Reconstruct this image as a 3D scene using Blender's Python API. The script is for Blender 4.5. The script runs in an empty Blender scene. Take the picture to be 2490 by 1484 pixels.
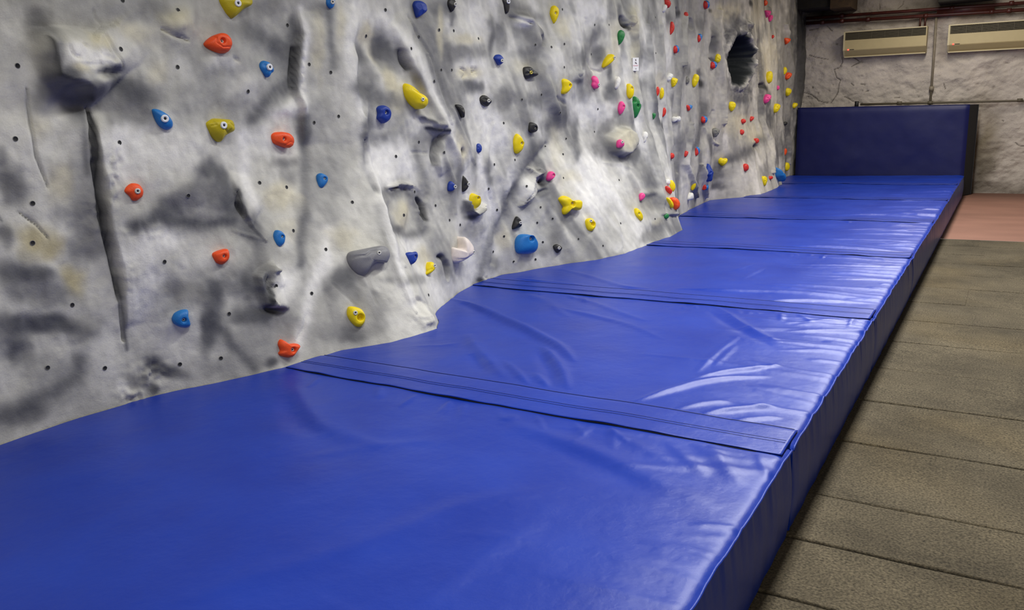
import bpy, math, random
import numpy as np
from mathutils import Matrix, Vector

random.seed(7)
SC = bpy.context.scene
COL = SC.collection

# ------------------------------------------------------------------ survey
# The place was surveyed from the photograph (2490 x 1484): lens, tilt and eye
# height of the camera, so any pixel of a surface can be turned into metres.
PW, PH, FPX = 2490.0, 1484.0, 1957.0
YAW, PITCH, ROLL = -.55325, .23008, -.0408
T = .3128                    # mat thickness
CZ = 1.1 + T                 # eye height


def cam_rows():
    cy, sy = math.cos(YAW), math.sin(YAW)
    cp, sp = math.cos(PITCH), math.sin(PITCH)
    f = np.array([sy*cp, cy*cp, -sp]); r = np.array([cy, -sy, 0.]); u = np.cross(r, f)
    c, s = math.cos(ROLL), math.sin(ROLL)
    return np.array([c*r+s*u, -s*r+c*u, f])


CM = cam_rows()


def ray(px, py):
    return CM.T @ np.array([(px-PW/2)/FPX, (PH/2-py)/FPX, 1.])


def on_axis(px, py, ax, v):
    d = ray(px, py)
    o = np.array([0, 0, CZ])
    return o + d*((v-o[ax])/d[ax])


def proj(P):
    q = (np.asarray(P)-np.array([0, 0, CZ])) @ CM.T
    return np.stack([PW/2+FPX*q[..., 0]/q[..., 2], PH/2-FPX*q[..., 1]/q[..., 2]], -1)


# ------------------------------------------------------------------ helpers
def lin(c):
    return tuple(((v/255)/12.92 if v/255 <= .04045 else ((v/255+.055)/1.055)**2.4) for v in c)


def tag(o, label=None, cat=None, group=None, kind=None):
    if label: o['label'] = label
    if cat: o['category'] = cat
    if group: o['group'] = group
    if kind: o['kind'] = kind
    return o


def empty(name, loc):
    o = bpy.data.objects.new(name, None); COL.objects.link(o)
    o.location = loc; o.empty_display_size = .05
    return o


def mesh_obj(name, verts, faces, mats, parent=None, smooth=True, midx=None, loc=None):
    me = bpy.data.meshes.new(name)
    verts = np.asarray(verts, float)
    off = np.zeros(3)
    if parent is not None:
        off = off + np.array(parent.matrix_basis.translation)
    if loc is not None:
        off = np.asarray(loc, float)
    me.from_pydata((verts-off).tolist(), [], faces if isinstance(faces, list) else faces.tolist())
    for m in (mats if isinstance(mats, (list, tuple)) else [mats]): me.materials.append(m)
    if smooth: me.polygons.foreach_set('use_smooth', [True]*len(me.polygons))
    if midx is not None: me.polygons.foreach_set('material_index', midx)
    me.update()
    o = bpy.data.objects.new(name, me); COL.objects.link(o)
    if loc is not None: o.location = loc
    if parent is not None: o.parent = parent
    return o


def grid_faces(nr, nc):
    i = np.arange(nr-1)[:, None]*nc + np.arange(nc-1)[None, :]
    return np.stack([i, i+1, i+nc+1, i+nc], -1).reshape(-1, 4)


class MB:
    def __init__(s): s.v = []; s.f = []
    def add(s, v, f):
        n = len(s.v); s.v += [tuple(p) for p in v]; s.f += [[i+n for i in q] for q in f]; return s
    def box(s, a, b, bev=0.0):
        (x0, y0, z0), (x1, y1, z1) = a, b
        if bev <= 0:
            return s.add([(x, y, z) for z in (z0, z1) for y in (y0, y1) for x in (x0, x1)],
                         [[0, 2, 3, 1], [4, 5, 7, 6], [0, 1, 5, 4], [2, 6, 7, 3], [0, 4, 6, 2], [1, 3, 7, 5]])
        # chamfered along the x axis edges
        prof = [(y0+bev, z0), (y1-bev, z0), (y1, z0+bev), (y1, z1-bev), (y1-bev, z1), (y0+bev, z1), (y0, z1-bev), (y0, z0+bev)]
        return s.prism(prof, x0, x1)
    def prism(s, prof, x0, x1):
        n = len(prof)
        v = [(x0, y, z) for y, z in prof]+[(x1, y, z) for y, z in prof]
        f = [[i, (i+1) % n, n+(i+1) % n, n+i] for i in range(n)]+[list(range(n))[::-1], list(range(n, 2*n))]
        return s.add(v, f)
    def tube(s, pts, r, n=12):
        pts = [np.array(p, float) for p in pts]
        v = []; f = []
        for k, p in enumerate(pts):
            d = pts[min(k+1, len(pts)-1)]-pts[max(k-1, 0)]; d /= np.linalg.norm(d)
            a = np.cross(d, [0, 0, 1.] if abs(d[2]) < .9 else [0, 1., 0]); a /= np.linalg.norm(a); b = np.cross(d, a)
            for i in range(n):
                t = 2*math.pi*i/n; v.append(p+r*(math.cos(t)*a+math.sin(t)*b))
            if k:
                for i in range(n):
                    f.append([(k-1)*n+i, (k-1)*n+(i+1) % n, k*n+(i+1) % n, k*n+i])
        f.append(list(range(n))[::-1]); f.append(list(range(len(v)-n, len(v))))
        return s.add(v, f)
    def build(s, name, mat, parent=None, smooth=False, loc=None):
        return mesh_obj(name, s.v, s.f, mat, parent, smooth, loc=loc)


# numpy gradient noise
_rs = np.random.RandomState(3)
_perm = np.concatenate([_rs.permutation(512)]*3)
_ang = _rs.rand(512)*2*np.pi
_gx, _gy = np.cos(_ang), np.sin(_ang)


def pn(x, y):
    xi = np.floor(x).astype(int); yi = np.floor(y).astype(int)
    xf = x-xi; yf = y-yi
    u = xf*xf*xf*(xf*(xf*6-15)+10); v = yf*yf*yf*(yf*(yf*6-15)+10)
    def g(a, b, dx, dy):
        h = _perm[(_perm[a & 511]+b) & 511] & 511
        return _gx[h]*dx+_gy[h]*dy
    a = g(xi, yi, xf, yf); b = g(xi+1, yi, xf-1, yf); c = g(xi, yi+1, xf, yf-1); d = g(xi+1, yi+1, xf-1, yf-1)
    return ((a+(b-a)*u)+((c+(d-c)*u)-(a+(b-a)*u))*v)*1.5


def fbm(x, y, o=4, g=.5):
    s = 0; a = 1.; 
    for k in range(o):
        s = s+a*pn(x*2**k+17.3*k, y*2**k-9.1*k); a *= g
    return s


def sst(a, b, x):
    t = np.clip((x-a)/(b-a), 0, 1); return t*t*(3-2*t)


# ------------------------------------------------------------------ materials
def new_mat(name):
    m = bpy.data.materials.new(name); m.use_nodes = True
    nt = m.node_tree; b = nt.nodes['Principled BSDF']
    return m, nt, b


def N(nt, typ, **kw):
    n = nt.nodes.new(typ)
    for k, v in kw.items():
        if k in n.inputs: n.inputs[k].default_value = v
        else: setattr(n, k, v)
    return n


def simple(name, rgb, rough=.5, metal=0, noise=0, nscale=60, bump=0, bscale=200, spec=.5, emit=None):
    m, nt, b = new_mat(name)
    c = lin(rgb)
    b.inputs['Base Color'].default_value = (*c, 1); b.inputs['Roughness'].default_value = rough
    b.inputs['Metallic'].default_value = metal; b.inputs['Specular IOR Level'].default_value = spec
    tc = N(nt, 'ShaderNodeTexCoord')
    n = N(nt, 'ShaderNodeTexNoise'); n.inputs['Scale'].default_value = nscale; n.inputs['Detail'].default_value = 5
    nt.links.new(tc.outputs['Object'], n.inputs['Vector'])
    mr = N(nt, 'ShaderNodeMapRange'); mr.inputs[1].default_value = .3; mr.inputs[2].default_value = .7
    mr.inputs[3].default_value = 1-noise; mr.inputs[4].default_value = 1+noise
    nt.links.new(n.outputs['Fac'], mr.inputs[0])
    mx = N(nt, 'ShaderNodeVectorMath', operation='SCALE'); mx.inputs[0].default_value = c
    nt.links.new(mr.outputs[0], mx.inputs['Scale']); nt.links.new(mx.outputs[0], b.inputs['Base Color'])
    if bump:
        n2 = N(nt, 'ShaderNodeTexNoise'); n2.inputs['Scale'].default_value = bscale; n2.inputs['Detail'].default_value = 4
        nt.links.new(tc.outputs['Object'], n2.inputs['Vector'])
        bp = N(nt, 'ShaderNodeBump'); bp.inputs['Strength'].default_value = 1; bp.inputs['Distance'].default_value = bump
        nt.links.new(n2.outputs['Fac'], bp.inputs['Height']); nt.links.new(bp.outputs[0], b.inputs['Normal'])
    if emit:
        b.inputs['Emission Color'].default_value = (*lin(emit[0]), 1); b.inputs['Emission Strength'].default_value = emit[1]
    return m


def attr_mat(name, rough, bumps, spec=.3, speck=.06, sscale=150):
    """surface coloured by the paint attribute of its mesh, with procedural grain and bumps"""
    m, nt, b = new_mat(name)
    at = N(nt, 'ShaderNodeAttribute'); at.attribute_name = 'paint'
    tc = N(nt, 'ShaderNodeTexCoord')
    n = N(nt, 'ShaderNodeTexNoise'); n.inputs['Scale'].default_value = sscale; n.inputs['Detail'].default_value = 6
    nt.links.new(tc.outputs['Object'], n.inputs['Vector'])
    mr = N(nt, 'ShaderNodeMapRange'); mr.inputs[1].default_value = .3; mr.inputs[2].default_value = .7
    mr.inputs[3].default_value = 1-speck; mr.inputs[4].default_value = 1+speck
    nt.links.new(n.outputs['Fac'], mr.inputs[0])
    mx = N(nt, 'ShaderNodeVectorMath', operation='SCALE')
    nt.links.new(at.outputs['Color'], mx.inputs[0]); nt.links.new(mr.outputs[0], mx.inputs['Scale'])
    nt.links.new(mx.outputs[0], b.inputs['Base Color'])
    b.inputs['Roughness'].default_value = rough; b.inputs['Specular IOR Level'].default_value = spec
    prev = None
    for sc, dist in bumps:
        k = N(nt, 'ShaderNodeTexNoise'); k.inputs['Scale'].default_value = sc; k.inputs['Detail'].default_value = 5
        nt.links.new(tc.outputs['Object'], k.inputs['Vector'])
        bp = N(nt, 'ShaderNodeBump'); bp.inputs['Strength'].default_value = 1; bp.inputs['Distance'].default_value = dist
        nt.links.new(k.outputs['Fac'], bp.inputs['Height'])
        if prev: nt.links.new(prev.outputs[0], bp.inputs['Normal'])
        prev = bp
    if prev: nt.links.new(prev.outputs[0], b.inputs['Normal'])
    return m


def set_paint(o, rgb_lin):
    me = o.data
    a = me.color_attributes.new('paint', 'FLOAT_COLOR', 'POINT')
    buf = np.ones((len(me.vertices), 4), np.float32); buf[:, :3] = rgb_lin
    a.data.foreach_set('color', buf.ravel())


# ------------------------------------------------------------------ the climbing wall
BASE = [(-1., -3.05), (1.0, -3.05), (1.5, -3.08), (1.67, -3.08), (1.85, -3.06), (1.97, -3.04), (2.1, -2.99), (2.3, -2.88), (2.48, -2.81),
        (2.66, -2.79), (2.83, -2.76), (3.05, -2.62), (3.17, -2.585), (3.28, -2.57), (3.37, -2.565), (3.44, -2.62), (3.58, -2.75), (3.81, -2.86), (4.13, -2.97),
        (4.42, -3.03), (4.79, -3.03), (5.15, -2.86), (5.53, -2.67), (5.9, -2.56), (6.22, -2.55), (6.83, -2.52), (7.25, -2.56), (7.4, -2.63),
        (7.8, -2.83), (8.25, -2.96), (9.08, -3.06), (9.74, -3.1), (10.12, -2.83), (10.55, -2.69), (11.39, -2.68), (12.0, -2.76),
        (12.5, -2.93), (13.2, -2.97), (13.61, -2.98), (14.3, -2.99)]
UPPER = [(-1., -3.05), (1., -3.05), (2.3, -3.02), (3.0, -3.06), (3.36, -3.03), (4., -3.02), (5., -2.99), (6., -2.92), (6.8, -2.84), (7.2, -2.84), (7.8, -2.93),
         (8.6, -3.0), (9.4, -2.98), (10.2, -2.95), (11.2, -2.93), (11.9, -2.93), (12.5, -3.0), (13.3, -2.97), (14.3, -2.98)]


def X0(y, z):
    y = np.asarray(y, float); z = np.asarray(z, float)
    xb = np.interp(y, *zip(*BASE)); xu = np.interp(y, *zip(*UPPER))
    f = np.clip(1-(z-T)/1.0, 0, 1.2)**1.25
    hi = np.clip(z-1.5, 0, 3)
    top = -.10*hi*sst(10.6, 11.6, y)*(1-sst(12.2, 12.9, y)) - .06*hi*sst(6, 6.6, y)*(1-sst(7.4, 8.2, y))
    return xu+(xb-xu)*f+top


def wallpt(px, py):
    """pixel -> (y, z) on the smooth climbing wall"""
    d = ray(px, py)
    x = -2.9
    for _ in range(12):
        t = x/d[0]
        x = .5*x+.5*float(X0(d[1]*t, CZ+d[2]*t))
    return d[1]*t, CZ+d[2]*t


ys = [0.85]
while ys[-1] < 14.12:
    y = ys[-1]; ys.append(y+max(.0062, min(.026, .0022*y+.0013*max(0, y-1.5))))
YS = np.array(ys); ZS = np.linspace(.04, 3.55, 400)
GY, GZ = np.meshgrid(YS, ZS, indexing='ij')
REL = np.zeros_like(GY)
PAINT = np.zeros(GY.shape+(3,))
WARP1 = fbm(GY*7, GZ*7, 3); WARP2 = fbm(GY*7+40, GZ*7+11, 3)


def win(y0, y1, z0, z1):
    i0, i1 = np.searchsorted(YS, [y0, y1]); j0, j1 = np.searchsorted(ZS, [z0, z1])
    return slice(max(i0-1, 0), i1+1), slice(max(j0-1, 0), j1+1)


def blobw(px, py, rx, ry, rot=0, warp=.3, hard=0, sharp=False):
    """falloff of an elliptical spot, unrolled on to the wall"""
    c = np.array(wallpt(px, py))
    J = np.stack([np.array(wallpt(px+4, py))-np.array(wallpt(px-4, py)), np.array(wallpt(px, py+4))-np.array(wallpt(px, py-4))], 1)/8.
    if abs(np.linalg.det(J)) < 1e-9: return None
    J[:, 0] = np.clip(J[:, 0], -.06, .06)
    a = math.radians(rot); R = np.array([[math.cos(a), -math.sin(a)], [math.sin(a), math.cos(a)]])
    A = J @ R @ np.diag([rx, ry])
    ext = np.abs(A).sum(1)*1.9
    s = win(c[0]-ext[0], c[0]+ext[0], c[1]-ext[1], c[1]+ext[1])
    if GY[s].size == 0: return None
    q = np.linalg.inv(A) @ np.stack([(GY[s]-c[0]).ravel(), (GZ[s]-c[1]).ravel()])
    q = q.reshape((2,)+GY[s].shape)
    d = np.hypot(q[0]+warp*WARP1[s], q[1]+warp*WARP2[s])
    w = (np.exp(-1.3*d*d) if not sharp else np.exp(-.95*d**3.2)) if not hard else 1-sst(1-hard, 1+hard*.3, d)
    return s, w


TONE = {'D': (86, 87, 91), 'M': (136, 136, 136), 'W': (230, 229, 226), 'T': (204, 197, 170), 'B': (44, 45, 48), 'K': (30, 32, 34),
        'L': (208, 207, 202), 'E': (113, 113, 114), 'Y': (184, 174, 138)}
TONE = {k: np.array(v)/255. for k, v in TONE.items()}


def paint(t, px, py, rx, ry, rot=0, k=.85, warp=.3):
    r = blobw(px, py, rx, ry, rot, warp*1.3, 0, True)
    if r is None: return
    s, w = r
    w = (w*min(1, k*1.08))[..., None]
    PAINT[s] = PAINT[s]*(1-w)+TONE[t]*w


def chain(pts, wd, step=.5):
    out = []
    for (x0, y0), (x1, y1) in zip(pts[:-1], pts[1:]):
        n = max(1, int(math.hypot(x1-x0, y1-y0)/(wd*step)))
        out += [(x0+(x1-x0)*i/n, y0+(y1-y0)*i/n) for i in range(n)]
    return out+[pts[-1]]


def field(pts, wd, warp=.2, taper=False, step=.5):
    F = np.zeros_like(GY); ch = chain(pts, wd, step)
    for i, (x, y) in enumerate(ch):
        k = 1.
        if taper: k = max(.35, math.sin(math.pi*(i+.5)/len(ch))**.5)
        r = blobw(x, y, wd*k, wd*k, 0, warp)
        if r: F[r[0]] = np.maximum(F[r[0]], r[1])
    return F


def stroke(t, pts, wd, k=.8, warp=.25):
    w = (field(pts, wd, warp)*k)[..., None]
    PAINT[:] = PAINT*(1-w)+TONE[t]*w


def bump(px, py, rx, ry, h, rot=0, warp=.2, hard=0):
    r = blobw(px, py, rx, ry, rot, warp, hard)
    if r: REL[r[0]] += h*r[1]


def ridge(pts, wd, h, warp=.2, taper=True):
    global REL
    REL += h*(1 if wd < 7 else .62)*field(pts, wd*(1 if wd < 7 else 1.25), warp, taper, .22)


def scarp(pts, steep, soft, h, side=1, taper=.25, pw=1.3):
    """a lip: a steep face on one side, a long gentle back on the other (metres)"""
    P = np.array([wallpt(*p) for p in pts]); pad = soft*3
    s = win(P[:, 0].min()-pad, P[:, 0].max()+pad, P[:, 1].min()-pad, P[:, 1].max()+pad)
    y, z = GY[s]+.014*WARP1[s], GZ[s]+.014*WARP2[s]
    best = np.full(y.shape, 9.); sg = np.zeros(y.shape); tt = np.zeros(y.shape); n = len(P)-1
    for k in range(n):
        a, b = P[k], P[k+1]; e = b-a; le = np.hypot(*e); t = np.clip(((y-a[0])*e[0]+(z-a[1])*e[1])/(e@e), 0, 1)
        d = np.hypot(y-a[0]-t*e[0], z-a[1]-t*e[1]); c = ((z-a[1])*e[0]-(y-a[0])*e[1])/le
        m = d < best; best = np.where(m, d, best); sg = np.where(m, c, sg); tt = np.where(m, (k+t)/n, tt)
    sg = np.sign(sg)*best*side
    prof = np.where(sg > 0, np.exp(-np.abs(sg/soft)**pw), np.exp(-(sg/steep)**2))
    REL[s] += h*prof*np.clip(np.minimum(tt, 1-tt)/taper, 0, 1)**.7


def polysdf(poly, pad=.25):
    P = np.array([wallpt(*p) for p in poly])
    s = win(P[:, 0].min()-pad, P[:, 0].max()+pad, P[:, 1].min()-pad, P[:, 1].max()+pad)
    y, z = GY[s]+.012*WARP1[s], GZ[s]+.012*WARP2[s]
    d = np.full(y.shape, 9.); ins = np.zeros(y.shape, bool)
    for a, b in zip(P, np.roll(P, -1, 0)):
        e = b-a; t = np.clip(((y-a[0])*e[0]+(z-a[1])*e[1])/(e@e), 0, 1)
        d = np.minimum(d, np.hypot(y-a[0]-t*e[0], z-a[1]-t*e[1]))
        c = ((a[1] > z) != (b[1] > z)) & (y < (b[0]-a[0])*(z-a[1])/(b[1]-a[1]+1e-12)+a[0])
        ins ^= c
    return s, np.where(ins, d, -d), P


def plate(poly, h, edge, hi=None, lo=None):
    """a slab standing proud of the wall; ramps from h at pixel hi down to nothing at pixel lo"""
    s, d, P = polysdf(poly)
    k = sst(-edge*.3, edge, d)
    if hi:
        a, b = np.array(wallpt(*hi)), np.array(wallpt(*lo)); e = b-a
        k = k*np.clip(1-((GY[s]-a[0])*e[0]+(GZ[s]-a[1])*e[1])/(e@e), 0, 1.1)
    REL[s] += h*k


# ---- sculpted relief (metres proud of the wall)
fade = .35+.65*sst(T+.02, T+.35, GZ)
REL += (.030*fbm(GY*1.1+3, GZ*.8, 3)+.016*fbm(GY*3.1, GZ*1.9+5, 4)+.0035*fbm(GY*14, GZ*11, 3))*fade
TU = GY+.42*(GZ-1.2)*(1-sst(6, 9, GY))
rn = 1-np.abs(fbm(TU*2.6+9, GZ*.55+2, 3)); REL += .036*np.clip(rn-.55, 0, 1)*fade*sst(3.5, 5, GY)
# overhanging prow upper left
scarp([(90, 68), (98, 120), (114, 180), (142, 193), (184, 206), (222, 252)], .022, .24, .095, 1, .15, 2.6)
bump(245, 180, 40, 14, -.05, -8); ridge([(150, 165), (230, 160), (270, 165)], 5, -.012)
ridge([(240, 85), (255, 120), (285, 165)], 4, -.012); ridge([(228, 90), (245, 130)], 3, -.01); ridge([(205, 118), (217, 137), (260, 148)], 3, -.012)
ridge([(128, 117), (137, 140), (165, 150)], 3, -.012); ridge([(160, 105), (178, 118)], 3, -.012)
bump(180, 260, 50, 40, -.04)
# long crack
ridge([(213, 262), (218, 330), (235, 430), (254, 550), (278, 650), (293, 730), (304, 830)], 6.9, -.032, .1)
scarp([(222, 280), (232, 350), (250, 450), (270, 560), (293, 680), (308, 800)], .012, .16, .04)
ridge([(66, 215), (75, 300), (90, 380), (120, 455)], 4, -.012); ridge([(50, 515), (90, 545), (120, 580)], 3, -.012)
ridge([(225, 20), (228, 45), (240, 55)], 4, -.008)
# soft bosses
bump(435, 55, 45, 45, .04); ridge([(388, 70), (420, 88), (455, 98)], 6, -.018)
bump(530, 130, 55, 45, .03); bump(600, 210, 50, 60, .02); bump(430, 470, 55, 40, .015)
ridge([(560, 140), (578, 150)], 4, -.01)
# notch beside the upper ridge
scarp([(728, 20), (733, 80), (724, 120), (721, 165), (719, 215), (734, 275), (740, 350)], .010, .11, .042)
ridge([(719, 112), (717, 150), (715, 180), (713, 215)], 4.5, -.022, .05)
bump(700, 260, 45, 25, .02)
# notch in the middle
ridge([(570, 465), (573, 500), (587, 528)], 5, -.03); scarp([(568, 420), (574, 495), (590, 528), (612, 550)], .010, .13, .026)
ridge([(600, 540), (640, 585)], 4, .012)
# broken flake
scarp([(660, 638), (634, 655), (618, 674), (622, 702), (634, 738), (658, 751), (697, 746)], .008, .13, .042, 1, .1, 2.6)
bump(655, 655, 16, 6, .03); bump(632, 690, 12, 40, -.035); bump(655, 752, 25, 8, -.04)
ridge([(632, 668), (626, 692), (636, 722), (656, 742)], 4, .016)
# buttress ridge
scarp([(862, 20), (848, 100), (852, 180), (866, 240), (874, 330), (903, 440), (930, 540), (970, 670), (1020, 775)], .05, .16, .05, -1)
ridge([(872, 340), (893, 440), (905, 470)], 9, -.03); ridge([(865, 180), (868, 210), (872, 280)], 7, -.035)
bump(890, 110, 40, 45, -.03); bump(930, 130, 30, 45, -.03); ridge([(972, 122), (983, 155), (990, 170)], 5, -.035)
scarp([(950, 60), (985, 130), (1005, 180), (1050, 270), (1085, 340), (1120, 420)], .03, .16, .05)
ridge([(1035, 130), (1060, 220), (1085, 300)], 5, .015)
# ledge below the big yellow hold
scarp([(1012, 278), (1030, 292), (1050, 302), (1066, 300)], .012, .07, .035, 1); scarp([(1030, 303), (1050, 316), (1078, 320)], .012, .07, .035, 1)
ridge([(1070, 325), (1060, 345), (1056, 395)], 8, -.045); scarp([(1075, 325), (1066, 360), (1064, 400), (1075, 430)], .014, .08, .03)
ridge([(980, 290), (1000, 370), (1040, 372)], 4, -.008)
# oval hollow
bump(990, 520, 50, 75, -.06); bump(985, 520, 20, 45, .045); ridge([(940, 460), (975, 448), (1010, 452)], 5, .03); ridge([(938, 460), (972, 456)], 3, -.02)
ridge([(1022, 482), (1035, 500), (1040, 535)], 5, -.035)
# foot of the buttress
bump(1035, 775, 16, 22, .03); ridge([(1040, 745), (1052, 790)], 6, .025)
bump(1020, 740, 20, 14, -.02)
ridge([(985, 650), (1010, 720), (1030, 740)], 6, -.015)
# lipped pocket under yellow hold
ridge([(1130, 488), (1137, 512), (1150, 522), (1166, 512), (1170, 496)], 5, .05); bump(1150, 500, 12, 12, -.03)
# slots
bump(1068, 625, 8, 8, -.03); ridge([(1072, 625), (1082, 650), (1085, 680)], 6, -.03)
bump(1115, 370, 5, 9, -.04)
# carved marks
ridge([(1120, 167), (1131, 173), (1132, 182), (1124, 191)], 2.4, -.016, .02, False)
ridge([(1147, 165), (1152, 184)], 2.2, -.016, .02, False); ridge([(1156, 165), (1158, 182)], 2.2, -.016, .02, False); ridge([(1149, 176), (1157, 172)], 2., -.014, .02, False)
ridge([(1397, 172), (1398, 183), (1404, 188), (1409, 182), (1409, 170)], 2.2, -.014, .02, False); bump(1403, 182, 17, 18, .03)
# upper middle folds
scarp([(1240, 25), (1290, 48), (1312, 72), (1320, 110)], .02, .1, .03, -1); ridge([(1312, 85), (1318, 100), (1317, 112)], 4, -.03); bump(1275, 50, 16, 14, .04)
ridge([(1245, 40), (1285, 58)], 4, -.02)
scarp([(1330, 100), (1315, 180), (1340, 250), (1380, 300)], .05, .16, .03); ridge([(1345, 235), (1370, 255)], 6, -.02)
ridge([(1421, 45), (1424, 110), (1425, 140), (1440, 168), (1460, 174)], 6, -.02); bump(1445, 130, 16, 50, -.03)
ridge([(1505, 40), (1512, 60), (1520, 68)], 6, -.06); bump(1530, 45, 14, 22, .05)
# boss with the pink hold
bump(1508, 345, 32, 36, .075, 0, .1, .3)
ridge([(1470, 395), (1510, 400), (1540, 410)], 6, .006)
# knotted hold shapes low middle
ridge([(1284, 408), (1300, 425), (1312, 420), (1306, 410)], 5, .045); ridge([(1262, 500), (1295, 430), (1290, 470), (1264, 500)], 5, .035); bump(1275, 460, 15, 28, .03)
bump(1318, 444, 9, 10, -.05); ridge([(1300, 475), (1325, 460)], 5, -.025)
ridge([(1200, 640), (1230, 520), (1270, 430), (1330, 350)], 14, -.03)
bump(1340, 600, 40, 60, .03); scarp([(1405, 480), (1440, 530), (1425, 600), (1398, 650)], .03, .2, .02)
bump(1585, 490, 35, 35, -.03); bump(1600, 560, 25, 20, -.03); ridge([(1560, 470), (1600, 470), (1625, 500)], 8, .03)
# ridge two, far
for a, b, h in ((1540, 1600, .04), (1572, 1618, .05), (1600, 1632, .05)):
    ridge([(a, 60), (a+8, 180), (a+22, 300), (b, 420), (b+14, 520)], 7, h)
ridge([(1640, 20), (1645, 150), (1640, 300), (1650, 420)], 6, -.03); ridge([(1665, 40), (1660, 90), (1655, 160)], 5, .05)
ridge([(1675, 300), (1665, 400), (1690, 480)], 5, .05); ridge([(1700, 400), (1715, 480)], 4, .05)
ridge([(1678, 45), (1680, 70)], 3, -.05)
ridge([(1750, 25), (1745, 100), (1760, 200), (1758, 300)], 8, .07)
ridge([(1735, 90), (1730, 140), (1740, 150)], 4, -.05)
# the hole
HC = np.array(wallpt(1795, 146))
JH = np.stack([np.array(wallpt(1801, 146))-np.array(wallpt(1793, 146)), np.array(wallpt(1797, 150))-np.array(wallpt(1797, 142))], 1)/8.
qq = np.linalg.inv(JH) @ np.stack([(GY-HC[0]).ravel(), (GZ-HC[1]).ravel()])
qx, qy = qq.reshape((2,)+GY.shape)
HD = np.hypot(qx/26, (qy+.25*qx)/62)+.06*WARP1
HA = np.arctan2(qy/62, qx/33)
REL += ((.03+.04*np.clip(np.cos(HA), -.4, 1))*np.exp(-((HD-1.12)/.14)**2)*np.clip(1+.22*np.sin(HA*5+3*WARP2)+.6*fbm(GY*7, GZ*7, 3), .1, 2))
REL -= .34*(1-sst(.72, .98, HD))
bump(1815, 60, 12, 12, .06); ridge([(1842, 95), (1848, 125)], 5, -.05)
# final ribs
ridge([(1866, 20), (1878, 120), (1893, 230), (1897, 300), (1900, 440)], 7, .07); ridge([(1850, 230), (1852, 300), (1870, 340), (1880, 420)], 6, .04)
ridge([(1735, 270), (1712, 330), (1698, 360)], 7, -.03); ridge([(1715, 310), (1730, 345), (1745, 352)], 6, .02)
ridge([(1790, 500), (1800, 330)], 10, .02); bump(1830, 345, 8, 6, .03); bump(1834, 358, 8, 6, -.03)
ridge([(1910, 60), (1925, 180), (1915, 300), (1918, 400)], 6, .05); ridge([(1938, 90), (1942, 200), (1938, 250)], 5, -.06)
bump(1852, 208, 6, 6, -.06)

# rough unsmoothed render
RN = fbm(GY*34, GZ*30, 3)
def rough(px, py, rx, ry, h, rot=0):
    r = blobw(px, py, rx, ry, rot, .4)
    if r: REL[r[0]] += h*r[1]*RN[r[0]]
for a in ((268, 420, 22, 70, .013), (235, 520, 35, 70, .006), (300, 690, 18, 80, .008), (372, 905, 50, 38, .014), (320, 960, 34, 22, .013), (640, 695, 12, 50, .018), (660, 655, 22, 10, .015), (1035, 775, 22, 24, .016),
          (1178, 680, 16, 16, .013), (1505, 605, 18, 10, .015), (1235, 480, 14, 70, .007), (1525, 55, 14, 22, .03), (1290, 430, 26, 34, .010), (734, 180, 7, 80, .014), (990, 460, 50, 12, .010), (1034, 520, 10, 40, .014), (340, 560, 60, 20, .006),
          (230, 160, 60, 40, .008), (1815, 70, 20, 24, .03), (1840, 150, 14, 60, .012), (1800, 225, 30, 14, .014), (1770, 100, 10, 40, .02), (950, 700, 60, 60, .004), (880, 330, 30, 120, .004)): rough(*a)
ridge([(808, 690), (872, 746)], 2, -.006, .02, False); ridge([(700, 860), (735, 800), (742, 760)], 2.5, -.007, .05); ridge([(1095, 600), (1130, 640)], 3, -.006); ridge([(560, 560), (640, 585)], 3, .008)
ridge([(990, 40), (1050, 150), (1090, 290)], 4, -.012); ridge([(1055, 300), (1075, 380), (1100, 440), (1110, 520)], 5, .014); ridge([(1090, 260), (1115, 320), (1150, 400)], 5, .014); ridge([(1200, 300), (1180, 400), (1195, 480)], 6, .012)
ridge([(920, 560), (965, 680), (1010, 760)], 5, .012); ridge([(880, 640), (920, 740)], 5, -.01); ridge([(1355, 420), (1300, 560), (1250, 640)], 8, .012); ridge([(1460, 440), (1500, 540), (1510, 600)], 8, .014)
# ---- airbrushed paint, with shade of notches, undersides and far corner painted in
PAINT[:] = np.array((190, 189, 183))/255.
lf = fbm(GY*1.4+8, GZ*1.2, 4)[..., None]
PAINT *= np.clip(1+.16*lf, .7, 1.2)
st = fbm(TU*3.6+2, GZ*.9+7, 4)
stw = (1.0*np.clip(st-.14, 0, .6)*sst(2.8, 4.5, GY))[..., None]
PAINT[:] = PAINT*(1-stw)+TONE['D']*stw
stw = (1.2*np.clip(-st-.1, 0, .7)*sst(2.8, 4.5, GY))[..., None]
PAINT[:] = PAINT*(1-stw)+TONE['W']*stw
p = paint; s_ = stroke
p('D', 1800, 140, 54, 88, 0, .55)
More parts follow.
